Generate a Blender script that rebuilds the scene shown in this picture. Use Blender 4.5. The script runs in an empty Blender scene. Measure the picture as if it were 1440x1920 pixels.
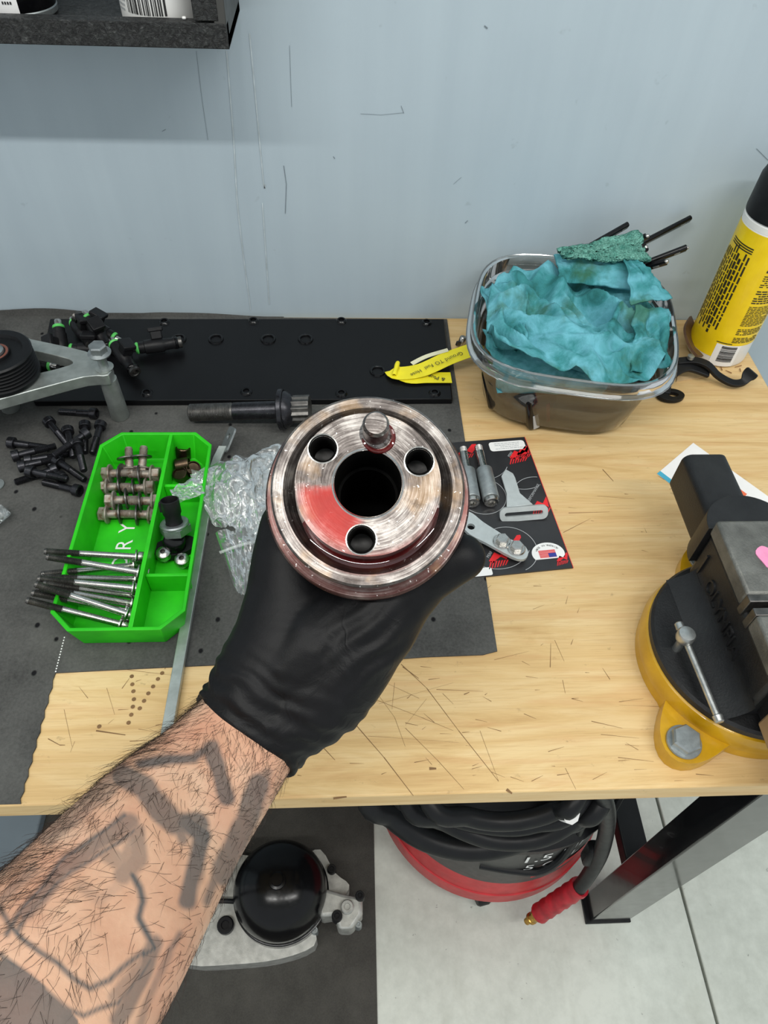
import bpy, bmesh, math, random
from mathutils import Vector, Matrix, noise
from mathutils.geometry import tessellate_polygon
random.seed(7)
scene = bpy.context.scene
COL = scene.collection
PI = math.pi
# ------------------------------------------------------------------ camera
BZ = 0.90                                     # bench top height
FPX = 1345.27                                 # focal length in pixels of a 1440x1920 frame
CR = Vector((0.9987, -0.0376, 0.0344)).normalized()
CF = Vector((0.0504, 0.6307, -0.7744)).normalized()
CU = CR.cross(CF).normalized(); CR = CF.cross(CU).normalized()
CC = Vector((0.0, -0.1773, 1.46))
cd = bpy.data.cameras.new('camera'); cam = bpy.data.objects.new('camera', cd); COL.objects.link(cam)
cd.sensor_fit = 'VERTICAL'; cd.sensor_height = 36.0; cd.lens = FPX / 1920 * 36.0
cd.clip_start = 0.01
cam.matrix_world = Matrix(((CR.x, CU.x, -CF.x, CC.x), (CR.y, CU.y, -CF.y, CC.y), (CR.z, CU.z, -CF.z, CC.z), (0, 0, 0, 1)))
scene.camera = cam
# ------------------------------------------------------------------ world, lamps, exposure
scene.view_settings.view_transform = 'Standard'
scene.view_settings.look = 'None'
scene.view_settings.exposure = 0.0
scene.view_settings.gamma = 1.0
scene.view_settings.use_curve_mapping = False
w = bpy.data.worlds.new('world'); scene.world = w; w.use_nodes = True
w.node_tree.nodes['Background'].inputs[0].default_value = (0.90, 0.96, 1.0, 1)
w.node_tree.nodes['Background'].inputs[1].default_value = 0.70
def area(name, loc, target, sx, sy, power, col=(1, 1, 1)):
    l = bpy.data.lights.new(name, 'AREA'); l.shape = 'RECTANGLE'; l.size = sx; l.size_y = sy; l.energy = power; l.color = col
    o = bpy.data.objects.new(name, l); COL.objects.link(o); o.location = loc
    o.rotation_euler = (Vector(target) - Vector(loc)).to_track_quat('-Z', 'Y').to_euler()
    return o
area('ceiling_tube_lamp', (-0.55, -0.62, 2.60), (-0.55, -0.62, 0), 1.25, 0.07, 17.5, (1, .985, .95))
area('ceiling_tube_lamp', (0.95, -0.62, 2.60), (0.95, -0.62, 0), 1.25, 0.07, 17.5, (1, .985, .95))
area('ceiling_tube_lamp', (0.3, 0.0, 2.88), (0.3, 0.0, 0), 1.25, 0.25, 5, (1, .985, .95))
area('ceiling_tube_lamp', (-1.1, 0.0, 2.88), (-1.1, 0.0, 0), 1.25, 0.25, 5, (1, .985, .95))
# ------------------------------------------------------------------ pixel -> place on a plane
def ray(u, v): return CF + CR * ((u - 720) / FPX) - CU * ((v - 960) / FPX)
def P(u, v, z=0.0):                           # point at height z above the bench top
    d = ray(u, v); return CC + d * ((BZ + z - CC.z) / d.z)
def G(u, v, z=0.0):                           # point at height z above the floor
    d = ray(u, v); return CC + d * ((z - CC.z) / d.z)
def Wp(u, v, y=0.6043):
    d = ray(u, v); return CC + d * ((y - CC.y) / d.y)
def At(u, v, depth): return CC + ray(u, v) * depth
# ------------------------------------------------------------------ mesh helpers
class MB:
    def __init__(s): s.v = []; s.f = []
    def add(s, vs, fs, M=None):
        o = len(s.v)
        s.v += [(M @ Vector(p)) if M is not None else Vector(p) for p in vs]
        s.f += [tuple(i + o for i in f) for f in fs]
        return s
    def box(s, c, d, M=None):
        x, y, z = c; a, b, e = d[0] / 2, d[1] / 2, d[2] / 2
        vs = [(x + i * a, y + j * b, z + k * e) for k in (-1, 1) for j in (-1, 1) for i in (-1, 1)]
        return s.add(vs, [(0, 2, 3, 1), (4, 5, 7, 6), (0, 1, 5, 4), (2, 6, 7, 3), (0, 4, 6, 2), (1, 3, 7, 5)], M)
    def lathe(s, prof, n=24, M=None, a0=0.0):
        vs = []; fs = []; rings = []
        for r, z in prof:
            if abs(r) < 1e-7: rings.append((len(vs), 1)); vs.append((0, 0, z))
            else:
                rings.append((len(vs), n))
                vs += [(r * math.cos(a0 + 2 * PI * i / n), r * math.sin(a0 + 2 * PI * i / n), z) for i in range(n)]
        for (a, na), (b, nb) in zip(rings, rings[1:]):
            for i in range(n):
                j = (i + 1) % n
                if na == 1 and nb == 1: break
                if na == 1: fs.append((a, b + j, b + i))
                elif nb == 1: fs.append((a + i, a + j, b))
                else: fs.append((a + i, a + j, b + j, b + i))
        return s.add(vs, fs, M)
    def rod(s, p0, p1, r0, r1=None, n=14, ch=0.0):
        r1 = r0 if r1 is None else r1
        p0 = Vector(p0); p1 = Vector(p1); L = (p1 - p0).length
        M = Matrix.Translation(p0) @ (p1 - p0).to_track_quat('Z', 'X').to_matrix().to_4x4()
        pr = [(0, 0), (r0, 0), (r1, L), (0, L)] if not ch else [(0, 0), (r0 - ch, 0), (r0, ch), (r1, L - ch), (r1 - ch, L), (0, L)]
        return s.lathe(pr, n, M)
    def tube(s, pts, r, n=10, caps=True, closed=False):
        pts = [Vector(p) for p in pts]; N = len(pts); vs = []; fs = []
        rr = r if isinstance(r, (list, tuple)) else [r] * N
        up = None
        for k, p in enumerate(pts):
            a = pts[(k - 1) % N] if (closed or k > 0) else p
            b = pts[(k + 1) % N] if (closed or k < N - 1) else p
            t = (b - a).normalized()
            if up is None: up = t.orthogonal().normalized()
            up = (up - t * up.dot(t)).normalized(); bn = t.cross(up)
            vs += [p + (up * math.cos(2 * PI * i / n) + bn * math.sin(2 * PI * i / n)) * rr[k] for i in range(n)]
        for k in range(N if closed else N - 1):
            a = k * n; b = ((k + 1) % N) * n
            for i in range(n):
                j = (i + 1) % n; fs.append((a + i, a + j, b + j, b + i))
        if caps and not closed:
            fs.append(tuple(reversed(range(n)))); fs.append(tuple((N - 1) * n + i for i in range(n)))
        return s.add(vs, fs)
    def plate(s, outer, holes=(), z0=0.0, z1=0.01, M=None):
        loops = [list(outer)] + [list(h) for h in holes]
        tri = tessellate_polygon([[Vector((p[0], p[1], 0)) for p in l] for l in loops])
        flat = [p for l in loops for p in l]; n = len(flat)
        vs = [(p[0], p[1], z1) for p in flat] + [(p[0], p[1], z0) for p in flat]
        fs = []
        for t in tri:
            a, b, c = [Vector((flat[i][0], flat[i][1])) for i in t]
            cr = (b - a).x * (c - a).y - (b - a).y * (c - a).x
            if abs(cr) < 1e-14: continue
            if cr < 0: t = (t[0], t[2], t[1])
            fs.append(tuple(t)); fs.append((t[2] + n, t[1] + n, t[0] + n))
        o = 0
        for li, l in enumerate(loops):
            m = len(l)
            ar = sum(l[i][0] * l[(i + 1) % m][1] - l[(i + 1) % m][0] * l[i][1] for i in range(m))
            ccw = (ar > 0) == (li == 0)
            for i in range(m):
                j = (i + 1) % m
                q = (o + i, o + i + n, o + j + n, o + j)
                fs.append(q if ccw else tuple(reversed(q)))
            o += m
        return s.add(vs, fs, M)
    def grid(s, fn, nu, nv, closed_u=False):
        vs = [fn(i / (nu if closed_u else nu - 1), j / (nv - 1)) for j in range(nv) for i in range(nu)]
        fs = []
        for j in range(nv - 1):
            for i in range(nu if closed_u else nu - 1):
                k = (i + 1) % nu
                fs.append((j * nu + i, j * nu + k, (j + 1) * nu + k, (j + 1) * nu + i))
        return s.add(vs, fs)
    def mesh(s, name, mat, sharp=35):
        me = bpy.data.meshes.new(name)
        me.from_pydata([tuple(p) for p in s.v], [], s.f); me.update()
        if mat: me.materials.append(mat)
        if sharp is not None:
            me.polygons.foreach_set('use_smooth', [True] * len(me.polygons)); me.set_sharp_from_angle(angle=math.radians(sharp))
        return me
    def build(s, name, mat, parent=None, bevel=0.0, sharp=35, seg=2, recalc=False):
        me = s.mesh(name, mat, sharp)
        if recalc:
            b = bmesh.new(); b.from_mesh(me); bmesh.ops.recalc_face_normals(b, faces=b.faces); b.to_mesh(me); b.free()
        o = bpy.data.objects.new(name, me); COL.objects.link(o)
        if parent: o.parent = parent
        if bevel:
            m = o.modifiers.new('bevel', 'BEVEL'); m.width = bevel; m.segments = seg; m.limit_method = 'ANGLE'; m.angle_limit = math.radians(40)
            m.harden_normals = False
        return o
def tag(o, label, cat, group=None, kind=None):
    o['label'] = label; o['category'] = cat
    if group: o['group'] = group
    if kind: o['kind'] = kind
    return o
def thing(name, label, cat, M=None, group=None):
    o = bpy.data.objects.new(name, None); COL.objects.link(o); o.empty_display_size = 0.01
    if M is not None: o.matrix_world = M
    return tag(o, label, cat, group)
def dup(root, M, label=None):
    r = root.copy(); COL.objects.link(r); r.matrix_world = M
    if label: r['label'] = label
    for ch in list(root.children):
        c = ch.copy(); COL.objects.link(c); c.parent = r
        for g in list(ch.children):
            d = g.copy(); COL.objects.link(d); d.parent = c
    return r
def structure(o): o['kind'] = 'structure'; return o
def frame(p, zdir, xhint=(1, 0, 0)):
    z = Vector(zdir).normalized(); x = Vector(xhint); x = (x - z * x.dot(z))
    if x.length < 1e-4: x = z.orthogonal()
    x.normalize(); y = z.cross(x)
    return Matrix(((x.x, y.x, z.x, p[0]), (x.y, y.y, z.y, p[1]), (x.z, y.z, z.z, p[2]), (0, 0, 0, 1)))
def circle(c, r, n=24, a0=0.0): return [(c[0] + r * math.cos(a0 + 2 * PI * i / n), c[1] + r * math.sin(a0 + 2 * PI * i / n)) for i in range(n)]
def rrect(w_, h_, r, n=5, c=(0, 0)):
    o = []
    for cx, cy, a in ((w_ / 2 - r, h_ / 2 - r, 0), (-w_ / 2 + r, h_ / 2 - r, 90), (-w_ / 2 + r, -h_ / 2 + r, 180), (w_ / 2 - r, -h_ / 2 + r, 270)):
        for i in range(n + 1):
            t = math.radians(a + 90 * i / n); o.append((c[0] + cx + r * math.cos(t), c[1] + cy + r * math.sin(t)))
    return o
def smooth_path(pts, n=8, closed=False):
    pts = [Vector(p) for p in pts]; o = []; N = len(pts)
    for k in range(N if closed else N - 1):
        if closed: a, b, c, d = pts[k - 1], pts[k], pts[(k + 1) % N], pts[(k + 2) % N]
        else: a, b, c, d = pts[max(k - 1, 0)], pts[k], pts[k + 1], pts[min(k + 2, N - 1)]
        for i in range(n):
            t = i / n
            o.append(0.5 * ((2 * b) + (c - a) * t + (2 * a - 5 * b + 4 * c - d) * t * t + (3 * b - 3 * c + d - a) * t ** 3))
    if not closed: o.append(pts[-1])
    return o
_tc = {}
def text_mb(txt, size, depth=0.0):
    """outline of a line of writing as plain mesh data, centred, in the XY plane"""
    c = bpy.data.curves.new('lettering', 'FONT'); c.body = txt; c.size = size; c.extrude = depth; c.align_x = 'CENTER'; c.align_y = 'CENTER'
    c.resolution_u = 3
    o = bpy.data.objects.new('lettering', c); COL.objects.link(o)
    dg = bpy.context.evaluated_depsgraph_get(); me = o.evaluated_get(dg).to_mesh()
    m = MB(); m.v = [v.co.copy() for v in me.vertices]; m.f = [tuple(p.vertices) for p in me.polygons]
    o.evaluated_get(dg).to_mesh_clear(); bpy.data.objects.remove(o); bpy.data.curves.remove(c)
    return m
# ------------------------------------------------------------------ materials
def srgb(r, g, b):
    f = lambda c: ((c / 255) / 12.92 if c / 255 <= 0.04045 else (((c / 255) + 0.055) / 1.055) ** 2.4)
    return (f(r), f(g), f(b), 1)
class NT:
    def __init__(s, name):
        s.m = bpy.data.materials.new(name); s.m.use_nodes = True; s.t = s.m.node_tree; s.n = s.t.nodes; s.b = s.n['Principled BSDF']; s.out = s.n['Material Output']
        s.tc = s.n.new('ShaderNodeTexCoord')
    def link(s, a, b): s.t.links.new(a, b)
    def mapping(s, scale=(1, 1, 1), rot=(0, 0, 0), coord='Object'):
        m = s.n.new('ShaderNodeMapping'); m.inputs['Scale'].default_value = scale; m.inputs['Rotation'].default_value = rot
        s.link(s.tc.outputs[coord], m.inputs[0]); return m.outputs[0]
    def noise(s, vec, scale, detail=4, rough=0.55, dist=0.0):
        n = s.n.new('ShaderNodeTexNoise'); n.inputs['Scale'].default_value = scale; n.inputs['Detail'].default_value = detail
        n.inputs['Roughness'].default_value = rough; n.inputs['Distortion'].default_value = dist
        if vec: s.link(vec, n.inputs['Vector'])
        return n.outputs[0]
    def voro(s, vec, scale, feat='F1', rnd=1.0):
        n = s.n.new('ShaderNodeTexVoronoi'); n.inputs['Scale'].default_value = scale; n.feature = feat; n.inputs['Randomness'].default_value = rnd
        s.link(vec, n.inputs['Vector']); return n.outputs['Distance']
    def ramp(s, fac, stops):
        n = s.n.new('ShaderNodeValToRGB'); e = n.color_ramp.elements
        while len(e) < len(stops): e.new(0.5)
        for k, (p, c) in enumerate(stops): e[k].position = p; e[k].color = c if len(c) == 4 else (*c, 1)
        s.link(fac, n.inputs[0]); return n.outputs[0]
    def mix(s, fac, a, b, mode='MIX'):
        n = s.n.new('ShaderNodeMix'); n.data_type = 'RGBA'; n.blend_type = mode
        for sock, val in ((n.inputs[0], fac), (n.inputs[6], a), (n.inputs[7], b)):
            if isinstance(val, (int, float)): sock.default_value = val
            elif isinstance(val, (tuple, list)): sock.default_value = val if len(val) == 4 else (*val, 1)
            else: s.link(val, sock)
        return n.outputs[2]
    def math(s, op, a, b=0.0, clamp=False):
        n = s.n.new('ShaderNodeMath'); n.operation = op; n.use_clamp = clamp
        for sock, val in ((n.inputs[0], a), (n.inputs[1], b)):
            if isinstance(val, (int, float)): sock.default_value = val
            else: s.link(val, sock)
        return n.outputs[0]
    def sep(s, vec):
        n = s.n.new('ShaderNodeSeparateXYZ'); s.link(vec, n.inputs[0]); return n.outputs
    def bump(s, h, strength=0.3, dist=0.001):
        n = s.n.new('ShaderNodeBump'); n.inputs['Strength'].default_value = strength; n.inputs['Distance'].default_value = dist
        s.link(h, n.inputs['Height']); s.link(n.outputs[0], s.b.inputs['Normal']); return n
    def set(s, **k):
        nm = dict(color='Base Color', rough='Roughness', metal='Metallic', spec='Specular IOR Level', coat='Coat Weight', trans='Transmission Weight', ior='IOR', sss='Subsurface Weight', coatr='Coat Roughness')
        for a, v in k.items():
            i = s.b.inputs[nm[a]]
            if isinstance(v, (int, float, tuple)): i.default_value = v
            else: s.link(v, i)
        return s
def basic(name, col, rough=0.5, metal=0.0, var=0.15, nscale=60, bump=0.0, bscale=400, coat=0.0, spec=0.5):
    t = NT(name); v = t.mapping()
    n = t.noise(v, nscale, 5)
    c2 = tuple(x * (1 - var * 1.6) for x in col[:3]); c1 = tuple(min(1, x * (1 + var)) for x in col[:3])
    t.set(color=t.ramp(n, [(0.3, c2), (0.7, c1)]), metal=metal, coat=coat, spec=spec)
    t.set(rough=t.math('ADD', t.math('MULTIPLY', t.noise(v, nscale * 2.3, 4), 0.24), max(0.02, rough - 0.12)))
    if bump: t.bump(t.noise(v, bscale, 5), bump, 0.0006)
    return t.m
M_ = {}
M_['black_plastic'] = basic('black_plastic', srgb(24, 24, 26), 0.42, 0, .15, 120, .15, 900, 0, .25)
M_['black_gloss'] = basic('black_gloss', srgb(12, 12, 14), 0.2, 0, .1, 80, 0, 400, 0, .3)
M_['black_satin'] = basic('black_satin', srgb(21, 22, 24), 0.42, 0, .12, 40, .1, 700, 0, .25)
M_['black_oxide'] = basic('black_oxide', srgb(58, 58, 62), 0.30, 0.8, .2, 150, .12, 1200)
M_['steel'] = basic('steel', srgb(196, 194, 190), 0.26, 1, .12, 200, .06, 900)
M_['steel_dark'] = basic('steel_dark', srgb(105, 103, 100), 0.38, 0.9, .25, 120, .15, 900)
M_['zinc'] = basic('zinc', srgb(160, 166, 167), 0.42, .8, .12, 160, .08, 900)
M_['plate_silver'] = basic('plate_silver', srgb(196, 203, 203), 0.5, .4, .05, 160, .06, 900)
M_['aluminium'] = basic('aluminium', srgb(178, 184, 180), 0.42, 0.75, .12, 90, .14, 1300)
M_['cast_aluminium'] = basic('cast_aluminium', srgb(190, 190, 184), 0.5, 0.55, .16, 70, .3, 900)
M_['brass'] = basic('brass', srgb(190, 150, 80), 0.3, 1, .2, 200)
M_['green_ring'] = basic('green_ring', srgb(95, 205, 100), 0.45, 0, .1, 100)
M_['white_print'] = basic('white_print', srgb(240, 240, 238), 0.5, 0, .02, 50)
M_['black_print'] = basic('black_print', srgb(45, 42, 25), 0.55, 0, .1, 80)
M_['ink_print'] = basic('ink_print', srgb(35, 35, 35), 0.6, 0, .1, 80)
M_['red_print'] = basic('red_print', srgb(226, 40, 46), 0.45, 0, .06, 60)
M_['blue_print'] = basic('blue_print', srgb(50, 60, 150), 0.5, 0, .05, 60)
M_['pink_print'] = basic('pink_print', srgb(226, 160, 160), 0.5, 0, .05, 60)
M_['grey_print'] = basic('grey_print', srgb(175, 178, 180), 0.5, 0, .05, 60)
M_['teal_print'] = basic('teal_print', srgb(70, 170, 200), 0.5, 0, .05, 60)
M_['orange_print'] = basic('orange_print', srgb(235, 110, 70), 0.5, 0, .05, 60)
M_['pink_paint'] = basic('pink_paint', srgb(240, 150, 190), 0.6, 0, .08, 90)
M_['yellow_tape'] = basic('yellow_tape', srgb(240, 226, 40), 0.5, 0, .05, 60)
M_['tape_back'] = basic('tape_back', srgb(225, 222, 190), 0.6, 0, .05, 60)
M_['brown_leather'] = basic('brown_leather', srgb(92, 66, 44), 0.5, 0, .2, 60, .2, 500)
M_['card_board'] = basic('card_board', srgb(205, 175, 130), 0.8, 0, .08, 60)
M_['red_wrap'] = basic('red_wrap', srgb(176, 28, 42), 0.45, 0, .25, 60, .5, 160)
M_['vac_red'] = basic('vac_red', srgb(196, 42, 48), 0.42, 0, .12, 30)
M_['vac_grey'] = basic('vac_grey', srgb(66, 66, 64), 0.5, 0, .1, 30)
M_['hose'] = basic('hose', srgb(25, 26, 28), 0.42, 0, .12, 40, 0, 400, 0, .25)
M_['bin_grey'] = basic('bin_grey', srgb(120, 132, 140), 0.6, 0, .06, 12)
M_['paper'] = basic('paper', srgb(236, 234, 232), 0.7, 0, .03, 30)
M_['dark_card'] = basic('dark_card', srgb(44, 44, 46), 0.36, 0, .1, 60)
M_['handle_metal'] = basic('handle_metal', srgb(186, 188, 186), 0.34, .9, .14, 160, .1, 900)
# ------------------------------------------------------------------ special surfaces
def mat_wall():
    t = NT('painted_wall'); v = t.mapping()
    a = t.noise(v, 2.2, 4); b = t.noise(t.mapping((14, 1, .9)), 3.0, 5)
    c = t.ramp(t.math('ADD', t.math('MULTIPLY', a, .75), t.math('MULTIPLY', b, .25)), [(.36, srgb(175, 190, 199)), (.62, srgb(186, 201, 209))])
    sp = t.ramp(t.noise(t.mapping((1, 1, 1)), 46, 3, .6), [(.70, (0, 0, 0)), (.76, (1, 1, 1))])
    c = t.mix(t.math('MULTIPLY', sp, .22), c, srgb(130, 140, 146))
    t.set(color=c, rough=.55, spec=.3); t.bump(t.noise(v, 160, 6), .12, .0008); return t.m
def mat_wood():
    t = NT('bench_wood'); v = t.mapping((1.0, 9, 9))
    n = t.noise(v, 5.0, 6, .62, 1.2); f = t.noise(t.mapping((2.6, 70, 70)), 9.0, 6, .65, .5)
    big = t.noise(t.mapping((.5, 2.2, 2)), 3.5, 2)
    c = t.ramp(n, [(.25, srgb(194, 156, 102)), (.45, srgb(216, 183, 128)), (.62, srgb(226, 198, 147)), (.8, srgb(208, 171, 116))])
    c = t.mix(t.math('MULTIPLY', t.ramp(f, [(.5, (0, 0, 0)), (.72, (1, 1, 1))]), .35), c, srgb(166, 122, 72))
    c = t.mix(t.math('MULTIPLY', t.ramp(big, [(.4, (0, 0, 0)), (.7, (1, 1, 1))]), .30), c, srgb(190, 148, 92))
    pk = t.ramp(t.noise(t.mapping((1.4, 16, 16)), 6, 4, .6, .6), [(.54, (0, 0, 0)), (.68, (1, 1, 1))]); c = t.mix(t.math('MULTIPLY', pk, .3), c, srgb(206, 156, 106))
    dirt = t.ramp(t.noise(t.mapping((16, 26, 20), (0, 0, .3)), 4, 6, .75), [(.62, (0, 0, 0)), (.74, (1, 1, 1))])
    c = t.mix(t.math('MULTIPLY', dirt, .5), c, srgb(105, 78, 48))
    t.set(color=c, rough=t.math('ADD', t.math('MULTIPLY', f, .2), .38), spec=.4); t.bump(f, .12, .0005); return t.m
def mat_felt(name, c0, c1, dots=True):
    t = NT(name); v = t.mapping()
    n = t.noise(v, 14, 6, .65); fine = t.noise(t.mapping((1, 1, 1)), 420, 4, .7)
    c = t.ramp(t.math('ADD', t.math('MULTIPLY', n, .6), t.math('MULTIPLY', fine, .4)), [(.3, c0), (.7, c1)])
    h = t.math('ADD', t.math('MULTIPLY', fine, .5), t.math('MULTIPLY', n, .8))
    if dots:
        d = t.voro(t.mapping((1, .82, .001), (0, 0, .5)), 36, 'F1', .32)
        m = t.ramp(d, [(.055, (1, 1, 1)), (.095, (0, 0, 0))])
        c = t.mix(m, c, srgb(22, 22, 24)); h = t.math('SUBTRACT', h, m)
    t.set(color=c, rough=.9, spec=.15); t.bump(h, .5, .0012); return t.m
def mat_concrete():
    t = NT('concrete'); v = t.mapping()
    a = t.noise(v, 3.5, 6, .6); b = t.noise(v, 40, 5, .7); st = t.noise(t.mapping((1, .35, 1), (0, 0, .2)), 9, 4, .6)
    c = t.ramp(t.math('ADD', t.math('MULTIPLY', a, .6), t.math('MULTIPLY', b, .4)), [(.32, srgb(184, 188, 178)), (.62, srgb(216, 220, 210))])
    c = t.mix(t.math('MULTIPLY', t.ramp(st, [(.56, (0, 0, 0)), (.72, (1, 1, 1))]), .45), c, srgb(160, 162, 146))
    sp = t.ramp(t.noise(v, 75, 3, .6), [(.70, (0, 0, 0)), (.74, (1, 1, 1))])
    c = t.mix(t.math('MULTIPLY', sp, .5), c, srgb(88, 88, 84))
    t.set(color=c, rough=.5, spec=.4); t.bump(b, .15, .001); return t.m
def mat_clear(name, tint, gloss=0.16, rough=.06, haze=0.0, hazecol=(.9, .93, .94, 1), bscale=0, bst=0.3):
    t = NT(name); nd = t.n; tr = nd.new('ShaderNodeBsdfTransparent'); tr.inputs[0].default_value = tint
    gl = nd.new('ShaderNodeBsdfGlossy'); gl.inputs['Roughness'].default_value = rough
    fr = nd.new('ShaderNodeFresnel'); fr.inputs[0].default_value = 1.5
    fac = t.math('ADD', t.math('MULTIPLY', fr.outputs[0], .9), gloss * .35, True)
    mx = nd.new('ShaderNodeMixShader'); t.link(fac, mx.inputs[0]); t.link(tr.outputs[0], mx.inputs[1]); t.link(gl.outputs[0], mx.inputs[2])
    sh = mx.outputs[0]
    if haze:
        df = nd.new('ShaderNodeBsdfDiffuse'); df.inputs[0].default_value = hazecol
        m2 = nd.new('ShaderNodeMixShader'); m2.inputs[0].default_value = haze; t.link(sh, m2.inputs[1]); t.link(df.outputs[0], m2.inputs[2]); sh = m2.outputs[0]
    if bscale:
        bp = nd.new('ShaderNodeBump'); bp.inputs['Strength'].default_value = bst; bp.inputs['Distance'].default_value = .002
        t.link(t.noise(t.mapping(), bscale, 4, .6, 1.0), bp.inputs['Height']); t.link(bp.outputs[0], gl.inputs['Normal']); t.link(bp.outputs[0], fr.inputs['Normal'])
    t.link(sh, t.out.inputs[0]); return t.m
def mat_rag():
    t = NT('teal_rag'); v = t.mapping()
    n = t.noise(v, 22, 5, .6, .6); f = t.noise(v, 900, 3, .6)
    c = t.ramp(n, [(.30, srgb(40, 98, 94)), (.44, srgb(66, 140, 144)), (.60, srgb(112, 182, 196)), (.8, srgb(72, 150, 156))])
    st = t.ramp(t.noise(t.mapping((1, 1, 1), (.3, .2, 1)), 17, 4, .6), [(.56, (0, 0, 0)), (.68, (1, 1, 1))])
    c = t.mix(t.math('MULTIPLY', st, .7), c, srgb(58, 100, 62))
    t.set(color=c, rough=.85, spec=.15); t.bump(t.math('ADD', f, t.math('MULTIPLY', t.noise(v, 70, 4), 2.0)), .5, .0012); return t.m
def mat_terry():
    t = NT('teal_terry'); v = t.mapping()
    n = t.noise(v, 60, 5, .7); c = t.ramp(n, [(.3, srgb(58, 128, 114)), (.7, srgb(140, 200, 184))])
    t.set(color=c, rough=.95, spec=.1); t.bump(t.voro(v, 420), 1.0, .004); return t.m
def mat_green():
    t = NT('green_tray'); v = t.mapping(); n = t.noise(v, 30, 5)
    t.set(color=t.ramp(n, [(.3, srgb(32, 172, 18)), (.7, srgb(46, 205, 24))]), rough=.48, spec=.4)
    t.bump(t.noise(t.mapping((1, 1, 14)), 300, 4), .12, .0004); return t.m
def mat_vise(name, a, b, metal=0.25, rough=.48, bs=.35):
    t = NT(name); v = t.mapping(); n = t.noise(v, 26, 6, .65); f = t.noise(v, 520, 4, .7)
    c = t.ramp(n, [(.35, a), (.68, b)])
    t.set(color=c, metal=metal, rough=rough); t.bump(t.math('ADD', f, t.math('MULTIPLY', n, .6)), bs, .0012); return t.m
def mat_yellow():
    t = NT('yellow_enamel'); v = t.mapping(); n = t.noise(v, 40, 5)
    c = t.ramp(n, [(.32, srgb(180, 134, 10)), (.7, srgb(208, 160, 18))])
    d = t.ramp(t.noise(v, 120, 4, .7), [(.68, (0, 0, 0)), (.75, (1, 1, 1))]); c = t.mix(t.math('MULTIPLY', d, .5), c, srgb(90, 62, 20))
    t.set(color=c, rough=.3, coat=.3, spec=.5); t.bump(n, .2, .001); return t.m
def mat_rust():
    t = NT('rusty_steel'); v = t.mapping(); n = t.noise(v, 130, 5, .6)
    c = t.ramp(n, [(.34, srgb(112, 84, 66)), (.46, srgb(146, 134, 122)), (.7, srgb(172, 168, 160))])
    t.set(color=c, metal=.55, rough=.5); t.bump(t.noise(v, 900, 4), .3, .0006); return t.m
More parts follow.
